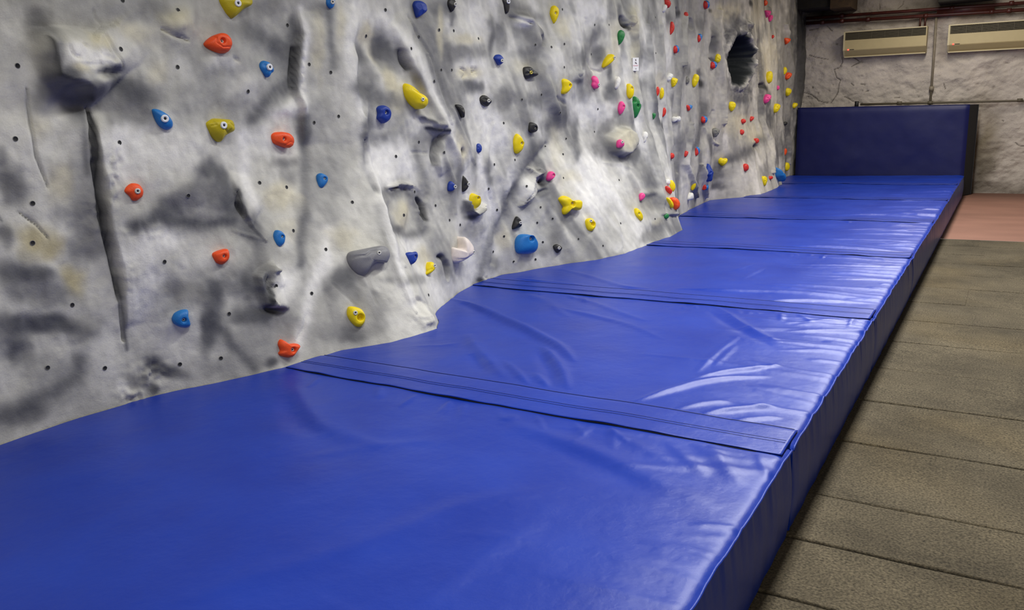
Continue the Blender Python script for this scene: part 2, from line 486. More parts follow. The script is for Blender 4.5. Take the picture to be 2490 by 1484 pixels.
# A : left
p('M', 240, 30, 130, 45, 0, .6); p('E', 85, 55, 34, 34, -30, .9); p('D', 103, 140, 14, 55, 0, .7); p('L', 20, 60, 40, 50, 0, .5)
p('E', 380, 20, 60, 30, 20, .7); p('M', 470, 130, 40, 40, 40, .6); p('M', 500, 240, 70, 60, 0, .45)
p('D', 130, 190, 34, 28, 0, .9); p('D', 175, 228, 75, 26, 10, .9); p('D', 185, 265, 28, 45, 10, .75); p('E', 120, 230, 45, 30, 0, .7)  # shaded rock below the prow, painted dark
p('D', 275, 205, 45, 30, 15, .9); p('D', 330, 225, 55, 40, 20, .85); p('E', 320, 285, 45, 28, 0, .8); p('E', 265, 260, 40, 40, 0, .7)
p('W', 150, 135, 40, 34, 20, .9); p('W', 190, 150, 40, 26, 20, .8); p('T', 215, 100, 40, 22, 0, .7); p('W', 220, 140, 30, 18, 15, .7); p('D', 250, 172, 38, 12, -5, .8); p('T', 160, 172, 28, 10, 20, .6)
p('L', 300, 125, 40, 30, 30, .7); p('T', 330, 85, 60, 25, 20, .5); p('T', 425, 50, 38, 36, 0, .7); p('T', 385, 175, 30, 25, 0, .5); p('W', 435, 165, 30, 30, 0, .5)
p('L', 45, 165, 50, 40, 0, .6); p('T', 100, 310, 28, 30, 0, .4); p('M', 110, 260, 30, 30, 0, .5)
p('W', 290, 350, 60, 55, 0, .7); p('W', 400, 360, 80, 50, 0, .6); p('W', 300, 410, 40, 40, 0, .6); p('L', 330, 420, 60, 50, 0, .5)
p('E', 30, 450, 40, 55, 20, .9); p('E', 5, 385, 18, 35, 0, .7); p('L', 70, 380, 35, 60, 0, .4)
p('Y', 150, 440, 35, 50, 10, .4); p('E', 210, 520, 55, 60, 0, .75); p('M', 200, 430, 30, 60, 0, .5)
p('Y', 85, 590, 45, 38, 0, .85); p('Y', 135, 605, 32, 25, -15, .85); p('Y', 185, 685, 40, 28, 45, .9); p('E', 215, 600, 45, 50, 20, .7)
p('E', 15, 575, 22, 30, 0, .85); p('D', 40, 660, 70, 35, 0, .75); p('D', 95, 665, 50, 25, 0, .7)
p('E', 110, 715, 90, 35, 10, .7); p('D', 60, 790, 90, 30, 5, .95); p('D', 150, 790, 60, 22, 15, .95); p('D', 55, 850, 35, 45, 0, .85); p('E', 10, 800, 40, 60, 0, .7)
p('E', 215, 800, 40, 40, 0, .6)
s_('D', [(0, 1015), (70, 985), (130, 955), (185, 920), (195, 880)], 26, .75); p('D', 50, 1010, 60, 25, -20, .6)
p('M', 110, 900, 70, 40, 0, .5); p('L', 260, 870, 35, 80, 0, .7); p('L', 20, 930, 30, 40, 0, .4); p('L', 60, 1065, 90, 20, -25, .5)
s_('B', [(92, 95), (112, 184), (140, 197), (182, 211), (214, 246)], 4, .6, .1); p('E', 160, 215, 60, 16, 8, .8); s_('B', [(217, 275), (222, 340), (236, 430), (254, 550), (277, 650), (292, 725)], 6, .95, .05); s_('D', [(292, 725), (304, 790), (312, 850)], 6, .75, .1)  # shade of the prow's edge and underside painted in, then the crack
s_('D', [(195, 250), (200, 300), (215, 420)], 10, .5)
s_('E', [(66, 215), (75, 300), (90, 380), (120, 455)], 3, .6, .1); s_('E', [(50, 515), (90, 545), (120, 580)], 3, .7, .1); s_('D', [(0, 520), (10, 537)], 5, .7)
p('W', 270, 320, 12, 30, 0, .5); p('W', 345, 600, 40, 45, 0, .75); p('W', 400, 580, 45, 28, 20, .85); p('W', 345, 700, 40, 80, 0, .6); p('L', 480, 620, 60, 40, 0, .6); p('W', 290, 620, 14, 40, 0, .5)
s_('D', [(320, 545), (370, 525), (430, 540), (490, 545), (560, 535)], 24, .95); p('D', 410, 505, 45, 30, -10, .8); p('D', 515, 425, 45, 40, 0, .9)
p('D', 545, 470, 40, 45, 0, .85); p('D', 480, 420, 40, 25, -40, .7); p('E', 460, 470, 60, 40, 0, .75); p('M', 455, 485, 35, 20, 0, .5); p('D', 550, 500, 30, 30, 0, .8)
p('E', 430, 695, 50, 22, -10, .7); p('E', 470, 720, 60, 30, 0, .55); p('M', 400, 740, 40, 40, 0, .5)
p('L', 420, 840, 60, 50, 0, .6); p('D', 375, 880, 30, 22, 0, .8); p('D', 410, 905, 45, 16, 15, .85); p('D', 372, 945, 16, 12, 0, .85); p('E', 340, 925, 30, 20, 0, .6); p('W', 300, 940, 20, 20, 0, .5)
# B : lower centre left
s_('B', [(572, 462), (575, 505), (590, 526)], 8, .9, .15); s_('W', [(592, 330), (597, 400), (602, 470), (618, 510)], 24, .9)
p('L', 560, 380, 40, 30, 0, .6); p('W', 630, 340, 40, 35, 0, .5)
s_('E', [(600, 540), (625, 590), (620, 640)], 32, .8); p('D', 610, 560, 35, 35, 0, .7); p('D', 520, 705, 40, 28, 0, .85); p('M', 540, 665, 60, 20, 0, .5)
p('D', 600, 690, 40, 50, 0, .85); p('D', 630, 700, 12, 45, 0, .95, .1); p('B', 640, 715, 8, 35, 0, .9, .1); p('B', 655, 755, 32, 9, -8, .95, .1); p('D', 620, 770, 60, 28, 0, .85)  # shadow beside and below the broken flake painted in
p('D', 515, 760, 34, 60, 0, .8); p('D', 500, 800, 18, 60, 0, .75); s_('D', [(500, 780), (545, 810), (580, 850), (620, 890)], 20, .8); p('D', 660, 880, 16, 14, 0, .9)
p('M', 540, 900, 60, 30, 0, .6); p('M', 640, 830, 70, 40, 0, .6); p('E', 690, 790, 40, 40, 0, .6)
p('W', 685, 690, 38, 45, 0, .85, .1); p('L', 710, 650, 25, 25, 0, .7); p('W', 692, 590, 15, 20, 0, .5)
s_('D', [(735, 290), (742, 380), (745, 450), (740, 520), (733, 580), (725, 640)], 17, .75); p('M', 790, 480, 50, 100, 0, .55)
s_('W', [(800, 560), (790, 620), (760, 680), (745, 740), (738, 800), (720, 840)], 18, .85); p('W', 790, 640, 22, 60, 20, .6)
p('T', 690, 480, 45, 35, 0, .7); p('E', 690, 395, 45, 15, -5, .75); p('E', 700, 425, 30, 25, 0, .6); p('T', 835, 575, 40, 30, 0, .5); p('T', 700, 560, 30, 30, 0, .4)
p('D', 830, 680, 45, 28, -20, .75); p('D', 850, 710, 50, 40, 0, .6); p('M', 860, 760, 60, 40, 0, .5); p('D', 845, 815, 40, 20, 0, .75); p('M', 790, 800, 50, 30, 0, .5); p('L', 840, 740, 25, 30, 0, .5)
p('E', 900, 810, 60, 20, -10, .4); s_('E', [(880, 680), (920, 720)], 8, .6); p('E', 930, 770, 25, 50, -20, .5); p('L', 980, 790, 40, 30, 0, .6)
# C : upper centre left
p('M', 570, 170, 150, 110, 0, .55); p('M', 470, 260, 90, 60, 0, .4)
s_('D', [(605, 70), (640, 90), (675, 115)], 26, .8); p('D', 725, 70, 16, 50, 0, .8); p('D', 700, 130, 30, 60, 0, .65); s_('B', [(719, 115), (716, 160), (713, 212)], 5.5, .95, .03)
p('E', 650, 20, 40, 30, 0, .6); p('E', 560, 70, 60, 30, 0, .35)
s_('D', [(725, 195), (675, 225), (635, 255), (615, 285)], 25, .8); p('L', 590, 215, 36, 45, 10, .75); p('L', 535, 150, 40, 18, 5, .7); p('E', 575, 260, 30, 40, 0, .35)
s_('W', [(728, 20), (742, 80), (738, 140), (733, 220), (735, 270)], 11, .85); p('W', 700, 262, 38, 18, -30, .75); p('T', 770, 110, 14, 80, 0, .5); p('T', 820, 60, 12, 50, 0, .5)
s_('D', [(790, 30), (798, 100), (808, 165)], 13, .6); p('D', 780, 20, 30, 25, 0, .5); p('M', 760, 300, 40, 60, 0, .5); p('D', 738, 330, 14, 40, 0, .7); p('M', 800, 400, 50, 70, 0, .5)
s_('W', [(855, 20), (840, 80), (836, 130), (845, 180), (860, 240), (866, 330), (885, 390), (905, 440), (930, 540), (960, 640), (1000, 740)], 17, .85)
s_('E', [(905, 500), (925, 580), (950, 660)], 12, .35); p('L', 820, 230, 20, 60, 0, .5)
p('D', 882, 140, 22, 30, 0, .8); p('T', 890, 80, 25, 30, 0, .8); p('T', 920, 120, 16, 40, -10, .6); p('D', 935, 110, 22, 40, -10, .8); p('D', 880, 215, 28, 30, 0, .8); p('E', 900, 180, 25, 25, 0, .6)
p('D', 955, 145, 25, 40, 0, .65); s_('B', [(970, 122), (978, 145), (988, 168)], 7, .95, .1); p('T', 955, 200, 20, 35, -20, .85); p('T', 965, 250, 22, 25, 0, .6)
p('D', 915, 240, 45, 26, 0, .65); p('D', 885, 310, 22, 50, 0, .7); p('D', 930, 345, 38, 26, -20, .7); s_('D', [(866, 330), (880, 400), (900, 460)], 10, .7); p('D', 1010, 190, 25, 20, 30, .6)
p('E', 990, 260, 50, 15, 30, .5)
p('W', 945, 385, 55, 50, 0, .95); p('W', 930, 425, 50, 30, 0, .8); p('L', 1010, 310, 30, 25, 0, .6); p('W', 1000, 410, 40, 40, 0, .6)
s_('W', [(930, 40), (975, 90), (1015, 160), (1060, 250), (1085, 320), (1120, 410), (1150, 520)], 20, .8); s_('E', [(1000, 60), (1035, 130), (1058, 210), (1078, 280)], 5, .5, .1)
# D : centre
p('D', 1075, 20, 30, 30, 0, .7); s_('D', [(1098, 10), (1096, 60)], 7, .6); p('E', 1120, 125, 70, 22, 0, .75); p('D', 1200, 90, 11, 55, 0, .75); p('D', 1150, 212, 30, 18, 0, .8); p('E', 1080, 130, 20, 50, -10, .6)
p('T', 1068, 75, 10, 55, 0, .7); p('T', 1130, 95, 35, 14, 0, .7); p('T', 1140, 178, 32, 16, 0, .8, .1); p('W', 1160, 40, 30, 40, 0, .6); p('T', 1112, 370, 14, 45, -10, .7); p('B', 1115, 370, 4, 8, 0, .8, .1)
p('E', 1085, 230, 15, 55, -20, .5); p('E', 1220, 235, 25, 40, 0, .6); p('E', 1040, 340, 30, 40, 0, .5); s_('D', [(1068, 330), (1058, 360), (1056, 400)], 6, .8, .1); s_('B', [(1036, 311), (1058, 318), (1072, 318)], 4, .9, .1); s_('D', [(1022, 285), (1045, 298)], 4, .8, .1)
s_('D', [(1010, 360), (1030, 420), (1045, 470)], 12, .5)
s_('D', [(960, 470), (990, 462), (1015, 478), (1030, 510), (1032, 560), (1000, 575), (965, 555)], 14, .65); s_('E', [(940, 470), (945, 520), (960, 560)], 12, .6); p('T', 985, 520, 22, 34, 0, .8); s_('B', [(1025, 480), (1036, 500), (1042, 535)], 4, .85, .15); s_('D', [(938, 459), (972, 455)], 3, .8, .1)
p('D', 975, 558, 18, 10, 0, .6); p('W', 1000, 600, 45, 20, 0, .6); p('T', 1030, 620, 18, 22, 0, .6); p('E', 1010, 680, 25, 15, 0, .5); p('B', 1068, 624, 7, 6, 0, .7, .1); s_('D', [(1073, 630), (1082, 650), (1086, 685)], 6, .85, .15)
s_('E', [(1085, 400), (1095, 450), (1100, 520)], 14, .6); p('D', 1110, 430, 12, 40, 0, .6); p('D', 1150, 400, 10, 40, 0, .5); p('D', 1185, 400, 10, 30, 0, .7); p('D', 1190, 440, 10, 15, 0, .6); p('W', 1165, 390, 8, 40, 0, .7)
s_('D', [(1128, 492), (1136, 514), (1150, 524), (1168, 512)], 6, .75, .1); p('B', 1142, 528, 14, 8, 0, .8, .1); p('D', 1130, 505, 10, 18, 0, .7, .1); p('E', 1140, 560, 30, 22, 0, .45); p('D', 1120, 590, 10, 10, 0, .8)
s_('D', [(1300, 360), (1262, 410), (1240, 470), (1215, 540), (1190, 600), (1175, 650), (1165, 690)], 16, .55); p('T', 1225, 580, 18, 28, 0, .6); p('D', 1200, 640, 16, 20, 0, .5); p('W', 1090, 700, 30, 25, 0, .6); p('B', 1167, 680, 8, 8, 0, .6)
p('W', 1200, 340, 20, 60, 0, .6); p('W', 1250, 420, 20, 50, 30, .7)
# E : centre right
p('D', 1220, 90, 13, 50, 0, .7); p('E', 1270, 35, 45, 25, 20, .75); p('W', 1270, 55, 20, 14, 0, .8); s_('D', [(1305, 60), (1316, 90), (1318, 110)], 5, .7); p('E', 1320, 140, 14, 40, 0, .7); p('W', 1245, 120, 30, 40, 0, .4)
p('E', 1260, 130, 30, 12, 0, .3); p('E', 1225, 240, 28, 30, 0, .6); p('D', 1300, 245, 30, 25, 20, .65); p('D', 1362, 272, 20, 25, 0, .75); p('E', 1345, 300, 35, 22, -20, .6); p('E', 1260, 290, 40, 25, 0, .5)
s_('D', [(1370, 265), (1330, 340), (1285, 375), (1262, 420)], 20, .6); p('T', 1275, 165, 30, 20, 0, .35)
p('D', 1440, 80, 12, 45, 0, .6); p('D', 1412, 140, 16, 22, 0, .75); p('D', 1456, 135, 12, 22, 0, .7); p('T', 1365, 65, 22, 30, 0, .6); p('E', 1370, 20, 20, 20, 0, .5); p('W', 1425, 25, 55, 40, 0, .9); p('W', 1400, 90, 20, 40, 0, .6)
p('W', 1335, 150, 25, 35, 0, .6); p('W', 1445, 275, 50, 40, 0, .8); p('W', 1410, 260, 40, 40, 0, .6); p('E', 1430, 200, 25, 22, 0, .55); p('D', 1400, 200, 14, 6, 0, .7); p('E', 1425, 225, 25, 20, 0, .4)
p('E', 1478, 30, 10, 40, 0, .6); s_('B', [(1505, 45), (1514, 62), (1524, 70)], 6, .9, .15); p('T', 1538, 45, 14, 30, 0, .8); p('T', 1490, 100, 12, 60, 0, .6); p('T', 1538, 130, 9, 35, 0, .6); p('T', 1540, 200, 9, 30, 0, .6); p('D', 1500, 30, 6, 25, 0, .7)
p('D', 1572, 120, 16, 34, 0, .85); p('D', 1578, 55, 10, 30, 0, .6); p('W', 1560, 80, 10, 70, -10, .8); p('W', 1560, 170, 16, 25, 0, .9); p('D', 1508, 130, 6, 50, 0, .6); p('W', 1510, 160, 6, 40, 0, .6)
p('D', 1480, 222, 16, 22, 0, .7); p('D', 1478, 178, 5, 20, 0, .7); p('W', 1545, 320, 10, 60, -10, .7); p('D', 1525, 280, 6, 40, -10, .5)
p('D', 1480, 360, 12, 26, -20, .9, .15); p('D', 1500, 385, 16, 12, 30, .8, .15); p('D', 1535, 375, 25, 25, 0, .7); p('E', 1455, 370, 25, 22, 0, .75); p('E', 1475, 310, 14, 40, 20, .7); p('T', 1505, 340, 24, 28, 0, .8, .1)
p('D', 1402, 325, 10, 40, 0, .7); p('D', 1405, 375, 10, 20, 0, .8); p('E', 1390, 290, 15, 30, 0, .5); p('T', 1355, 360, 18, 50, 0, .4)
p('W', 1440, 450, 55, 70, -20, .9); p('W', 1420, 400, 25, 30, 0, .7); p('B', 1318, 448, 8, 11, 0, .85, .1); p('D', 1315, 470, 20, 10, -20, .7); p('W', 1275, 460, 14, 30, 10, .8, .1); p('D', 1245, 470, 10, 30, 20, .6); p('T', 1385, 430, 30, 20, 0, .5)
p('D', 1585, 485, 26, 22, 0, .7); p('E', 1600, 500, 22, 14, 0, .6); p('E', 1575, 420, 16, 45, -15, .65); p('D', 1590, 440, 12, 25, -20, .5); p('E', 1590, 575, 40, 18, -10, .7); p('D', 1608, 555, 14, 18, 0, .65); p('W', 1555, 550, 14, 25, 0, .6); p('T', 1560, 500, 40, 30, 0, .35); p('T', 1600, 540, 12, 10, 0, .7)
s_('E', [(1370, 520), (1345, 565), (1335, 600)], 14, .55); p('E', 1310, 610, 20, 16, 0, .5); p('E', 1345, 580, 16, 16, 0, .6); p('W', 1500, 600, 18, 12, 0, .4); p('M', 1420, 600, 50, 30, 0, .3); p('E', 1275, 500, 20, 14, 0, .4)
s_('E', [(1530, 430), (1580, 520), (1640, 560)], 10, .4)
# F : far
p('M', 1700, 200, 150, 220, 0, .45); p('L', 1690, 130, 20, 60, 0, .5); p('W', 1620, 120, 8, 60, 0, .5)
s_('D', [(1588, 210), (1592, 260), (1596, 300)], 6, .7); p('D', 1620, 45, 8, 22, 0, .7); s_('D', [(1642, 0), (1645, 40)], 6, .8); p('B', 1645, 32, 5, 6, 0, .7); s_('E', [(1655, 60), (1650, 90)], 5, .6); p('D', 1700, 60, 16, 24, 0, .6); p('B', 1730, 27, 6, 4, 30, .8); p('D', 1664, 170, 10, 16, 0, .7); p('D', 1700, 178, 10, 10, 0, .7)
p('B', 1706, 203, 6, 12, -20, .85, .1); p('D', 1608, 310, 5, 16, 0, .9); p('D', 1636, 250, 4, 30, 0, .4); p('T', 1770, 30, 34, 22, 0, .7); p('T', 1600, 200, 8, 24, 0, .5)
s_('D', [(1716, 255), (1708, 290), (1694, 335), (1684, 360)], 11, .75); p('D', 1736, 95, 6, 40, 0, .7); p('D', 1660, 340, 14, 40, 10, .45); p('D', 1650, 420, 8, 40, 0, .5)
p('D', 1785, 65, 22, 36, 20, .85); p('E', 1850, 85, 10, 20, 0, .6); p('D', 1768, 110, 8, 40, 0, .8); p('D', 1820, 80, 12, 20, 0, .7); p('E', 1845, 150, 10, 30, 0, .5); p('B', 1825, 8, 6, 10, -20, .8); p('D', 1775, 210, 20, 16, 0, .7); p('D', 1800, 240, 26, 12, 0, .75); p('D', 1820, 220, 12, 8, 0, .8); p('E', 1760, 180, 6, 50, 0, .5)
p('L', 1757, 120, 5, 90, 0, .6); p('T', 1840, 30, 14, 40, 0, .35); p('Y', 1870, 150, 12, 60, 0, .35)
s_('D', [(1845, 340), (1815, 368), (1775, 385), (1745, 400), (1733, 430)], 16, .8); p('D', 1722, 360, 5, 35, 0, .75); p('D', 1738, 452, 22, 12, 0, .8); p('E', 1770, 420, 24, 14, -20, .5); p('T', 1790, 300, 34, 30, 0, .5); p('T', 1830, 330, 22, 30, 0, .5); p('L', 1800, 430, 30, 30, 0, .5); p('B', 1833, 356, 6, 7, 0, .6)
p('D', 1870, 290, 16, 26, 0, .8); p('D', 1868, 240, 10, 20, 0, .7); p('D', 1850, 240, 5, 50, 0, .6); p('E', 1858, 420, 12, 20, 0, .6); p('D', 1888, 370, 8, 40, 0, .7); p('B', 1858, 212, 6, 10, -30, .85)
p('B', 1948, 150, 9, 200, 0, .75); p('E', 1915, 200, 26, 200, 0, .65); p('D', 1938, 180, 12, 160, 0, .85); p('B', 1946, 60, 12, 60, 0, .7); p('D', 1912, 310, 10, 22, 0, .7); p('L', 1880, 200, 6, 60, -8, .5); p('L', 1893, 290, 5, 60, -4, .6); p('E', 1910, 370, 10, 40, 0, .5); p('B', 1938, 110, 4, 12, 0, .8)  # shadows of the wall's far end painted in
rim = np.exp(-((HD-1.14)/.11)**2)[..., None]*.8*np.clip(.35+.7*np.sin(HA*7+3*WARP2), 0, 1)[..., None]
PAINT[:] = PAINT*(1-np.clip(rim, 0, 1))+TONE['L']*np.clip(rim, 0, 1)
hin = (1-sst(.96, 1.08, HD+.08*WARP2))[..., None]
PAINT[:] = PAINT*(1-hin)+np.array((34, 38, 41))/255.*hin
PAINT *= (1+.05*fbm(GY*22, GZ*18, 3))[..., None]
far = sst(7, 10, GY)[..., None]
PAINT *= (1-far)*np.array([1., .997, .982])+far*np.array([1.035, 1.006, .958])
PAINT[:] = np.clip(PAINT, .1, .93)**2.2

tuck = -.03*(1-sst(T-.05, T-.012, GZ))
GX = X0(GY, GZ)+REL+tuck
M_rock = attr_mat('painted_rock', .6, [(9, .0032), (36, .0013), (150, .0009)], .3, .05, 220)
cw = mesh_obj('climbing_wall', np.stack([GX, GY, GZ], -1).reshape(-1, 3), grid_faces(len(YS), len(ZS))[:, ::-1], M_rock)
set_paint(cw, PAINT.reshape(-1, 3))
tag(cw, 'grey and white sculpted artificial rock climbing wall rising behind the blue mats', 'climbing wall')


def bil(A, y, z):
    i = np.clip(np.searchsorted(YS, y)-1, 0, len(YS)-2); j = np.clip(np.searchsorted(ZS, z)-1, 0, len(ZS)-2)
    u = (y-YS[i])/(YS[i+1]-YS[i]); v = (z-ZS[j])/(ZS[j+1]-ZS[j])
    return A[i, j]*(1-u)*(1-v)+A[i+1, j]*u*(1-v)+A[i, j+1]*(1-u)*v+A[i+1, j+1]*u*v


def hit(px, py):
    """first point of the finished rock along the line of sight"""
    d = ray(px, py); o = np.array([0, 0, CZ])
    ts = np.arange(1.5, 16, .006)
    P = o[None]+ts[:, None]*(d/np.linalg.norm(d))[None]
    xs = bil(GX, np.clip(P[:, 1], .86, 14.1), np.clip(P[:, 2], .05, 3.54))
    k = np.nonzero(P[:, 0] < xs)[0]
    return P[k[0]] if len(k) else P[-1]


def normal(y, z, e=.05):
    gy = (bil(GX, y+e, z)-bil(GX, y-e, z))/(2*e); gz = (bil(GX, y, z+e)-bil(GX, y, z-e))/(2*e)
    n = np.array([1., -np.clip(gy, -1, 1)*.75, -np.clip(gz, -1, 1)*.6]); return n/np.linalg.norm(n)

# ------------------------------------------------------------------ climbing holds
RGB = {'orange': (240, 84, 30), 'blue': (36, 118, 190), 'royal': (34, 62, 150), 'yellow': (238, 212, 8), 'olive': (190, 172, 18), 'black': (44, 43, 42),
       'grey': (128, 128, 131), 'cream': (232, 220, 210), 'pink': (240, 74, 145), 'red': (214, 52, 42), 'green': (34, 122, 62), 'white': (232, 230, 222),
       'stone': (120, 118, 110)}
MH = {k: simple('hold_'+k, v, .45, 0, .06, 40, .0012, 260, .4) for k, v in RGB.items()}
M_steel = simple('zinc_bolt', (205, 204, 196), .4, .15, .1, 80)
M_washer = simple('white_washer', (232, 234, 236), .4)
M_dark = simple('socket_black', (22, 22, 22), .7)
M_brass = simple('gold_bolt', (205, 190, 90), .35, .6)

SH = {'oval': [(.5, 0), (.85, .12), (1, .45), (.88, .82), (.5, 1), (.12, .85), (0, .5), (.14, .14)],
      'drop': [(.45, 0), (.85, .1), (1, .35), (.8, .72), (.5, 1), (.25, .8), (.05, .45), (.1, .12)],
      'tri': [(0, .1), (.45, 0), (1, .12), (.88, .5), (.45, 1), (.22, .7)],
      'lump': [(.1, .2), (.45, 0), (.85, .12), (1, .5), (.8, .9), (.4, 1), (.02, .75)],
      'tilt': [(.45, 0), (.9, .08), (1, .3), (.72, .72), (.35, 1), (.05, .85), (0, .5), (.2, .2)],
      'blade': [(.25, .1), (.7, 0), (1, .3), (.85, .7), (.3, 1), (0, .85), (.05, .5)],
      'bone': [(0, .3), (.2, .05), (.5, .18), (.82, 0), (1, .35), (.92, .8), (.7, .85), (.5, .7), (.25, .95), (.05, .8)],
      'heart': [(0, .2), (.3, 0), (.55, .2), (.85, .05), (1, .3), (.85, .7), (.5, 1), (.2, .8), (0, .6)],
      'diamond': [(.45, 0), (.6, .18), (.95, .4), (1, .6), (.75, .85), (.6, 1), (.35, .95), (.25, .75), (0, .6), (.12, .3)],
      'curl': [(0, .0), (.25, .05), (.5, .3), (.8, .5), (1, .75), (.95, 1), (.7, .95), (.4, .75), (.1, .6), (0, .35)],
      'spike': [(.45, 0), (.75, .35), (1, .65), (.7, .95), (.2, 1), (0, .7), (.15, .3)]}


def catmull(P, n=6):
    P = np.array(P, float); out = []
    for i in range(len(P)):
        a, b, c, d = P[i-1], P[i], P[(i+1) % len(P)], P[(i+2) % len(P)]
        for k in range(n):
            t = k/n
            out.append(.5*(2*b+(c-a)*t+(2*a-5*b+4*c-d)*t*t+(3*b-a-3*c+d)*t**3)*.8+.2*(b+(c-b)*t))
    return np.array(out)


def radial(poly, c, ang):
    """distance from c to the outline along every angle"""
    a = poly-c; b = np.roll(a, -1, 0); R = np.zeros(len(ang))
    for k, th in enumerate(ang):
        d = np.array([math.cos(th), math.sin(th)]); e = b-a
        den = d[0]*e[:, 1]-d[1]*e[:, 0]; den = np.where(abs(den) < 1e-12, 1e-12, den)
        t = (a[:, 0]*e[:, 1]-a[:, 1]*e[:, 0])/den
        u = (a[:, 0]*d[1]-a[:, 1]*d[0])/den
        ok = (t > 0) & (u >= -1e-6) & (u <= 1+1e-6)
        R[k] = t[ok].max() if ok.any() else .02
    return R


HOLDS = []
EYES = np.array([0, 0, CZ])


def hold(colour, shape, box, label, bolt=None, style='bolt', depth=.5, second=None, center=None, thru=None, crease=None, facet=0, power=2.6, seed=0):
    """shape: outline in photo pixels or a named outline in the pixel box; the body is rebuilt in metres on the rock"""
    if isinstance(shape, str):
        if shape in ('tri', 'lump', 'tilt', 'drop', 'diamond') and not facet: facet = 3+int(box[0]) % 3
        x0, y0, x1, y1 = box
        px = [(x0+(x1-x0)*u, y0+(y1-y0)*v) for u, v in SH[shape]]
    else: px = shape
    px = np.array(px, float); fine = catmull(px, 6)
    lo, hi_ = fine.min(0), fine.max(0); cen = (lo+hi_)/2; size = hi_-lo
    unit = (fine-lo)/size; unit[:, 1] = 1-unit[:, 1]
    def u_of(p): return np.array([(p[0]-lo[0])/size[0], 1-(p[1]-lo[1])/size[1]])
    cc = u_of(center) if center is not None else (u_of(bolt) if (bolt is not None and style != 'far') else np.array([.5, .5]))
    big = size.max() > 44
    na = 64 if big else (40 if size.max() > 24 else 28); nr = 18 if big else (12 if size.max() > 24 else 8)
    ang = np.arange(na)/na*2*math.pi
    h0 = hit(*cen); dist = np.linalg.norm(h0-EYES); mpp = dist/FPX
    vd = (h0-EYES)/dist
    h = size[1]*mpp; Ws = size[0]*mpp; n_ = normal(h0[1], h0[2]); n_ = n_-vd*np.array([1, 1, .2])*.62; n_ /= np.linalg.norm(n_); sth = max(.2, abs(vd@n_)); cth = math.sqrt(max(0, 1-sth*sth))
    dep = .72*depth*min(h, Ws)
    w = max(.2*h, (Ws-.6*dep*cth)/sth)
    by, bz = h0[1], h0[2]
    rr = random.Random(seed+int(cen[0]*7+cen[1]))
    def make(w, h, dep, by, bz, final=False):
        n = normal(by, bz); n = n-vd*np.array([1, 1, .2])*.62; n /= np.linalg.norm(n); ey = np.array([0, 1., 0]); ey -= n*(ey@n); ey /= np.linalg.norm(ey); ez = np.cross(n, ey)
        if ez[2] < 0: ez = -ez
        nw = normal(by, bz); sn = math.sqrt(max(0., 1-float(n@nw)**2))
        B = np.array([float(bil(GX, by, bz)), by, bz])+nw*(.40*w*sn)
        c2 = (cc-.5)*np.array([w, h]); out = (unit-.5)*np.array([w, h])
        R = radial(out, c2, ang)
        rh = 0.
        if style in ('hole', 'deep') or thru is not None: rh = min(.30*R.min()+.10*min(w, h), .13*min(w, h) if thru is None else .2*min(w, h), .8*R.min())
        V = []; rings = []
        dirs = np.stack([np.cos(ang), np.sin(ang)], 1)
        if rh > 0:
            V.append(c2.tolist()+[dep*(.42 if thru is None else .08)])
            for r_, hz in ((.85*rh, .42 if thru is None else .05), (.95*rh, .80), (1.12*rh, .965)):
                V += [list(c2+dirs[k]*r_)+[dep*hz] for k in range(na)]
        else:
            V.append(c2.tolist()+[dep])
        r0 = 1.35*rh
        for i in range(nr):
            s = (i+(1 if rh == 0 else 0))/(nr-(0 if rh == 0 else 1))
            s = min(1., s); s = s**.8
            rad = r0+(np.maximum(R, r0*1.01)-r0)*s
            hz = (1-np.clip(s, 0, 1)**power)**.62
            if facet: hz = np.minimum(hz, 1-.55*np.abs(np.sin(ang*facet/2+1))*s)
            wob = .06*np.sin(ang*3+seed+s*3)*s*(1-s)*2
            V += [list(c2+dirs[k]*rad[k])+[dep*max(0., hz_k)] for k, hz_k in enumerate((hz+wob)*np.ones(na))]
        V += [list(c2+dirs[k]*R[k]*.97)+[-min(.10, .02+.45*w+.8*w*sn)] for k in range(na)]
        V = np.array(V)
        if crease is not None:
            for line in crease:
                L = [(u_of(p)-.5)*np.array([w, h]) for p in line]
                d = np.full(len(V), 9.)
                for a, b in zip(L[:-1], L[1:]):
                    e = b-a; t = np.clip(((V[:, :2]-a)@e)/(e@e), 0, 1)
                    d = np.minimum(d, np.linalg.norm(V[:, :2]-a-t[:, None]*e, axis=1))
                V[:, 2] -= dep*.13*np.exp(-(d/(.022*max(w, h)))**2)*(V[:, 2] > .05*dep)
        P = B+V[:, :1]*ey+V[:, 1:2]*ez+V[:, 2:]*n
        return P, V, B, n, ey, ez, rh
    for it in range(6):
        P = make(w, h, dep, by, bz)[0]
        vis = P[:-na]
        q = proj(vis[:-na*0 or None]); a, b = q.min(0), q.max(0); cs = b-a
        h *= np.clip(size[1]/cs[1], .7, 1.4)
        dW = (size[0]-cs[0])*mpp
        wmin, wmax = .22*h, 4*h
        w2 = w+dW/sth
        if w2 < wmin: dep = max(.25*min(h, w), dep-(wmin-w2)*sth/cth); w2 = wmin
        if w2 > wmax: dep = min(1.0*h, dep+(w2-wmax)*sth/cth); w2 = wmax
        w = w2
        sh = cen-(a+b)/2
        by += np.clip(sh[0]*mpp/max(.12, abs(vd[0]))*.7, -.25, .25); bz += np.clip(sh[1]*-mpp*.8, -.15, .15)
        by = min(max(by, .95), 14.0); bz = min(max(bz, .34), 3.4)
    P, V, B, n, ey, ez, rh = make(w, h, dep, by, bz, True)
    F = []
    nring = (len(V)-1)//na
    for k in range(na): F.append([0, 1+k, 1+(k+1) % na])
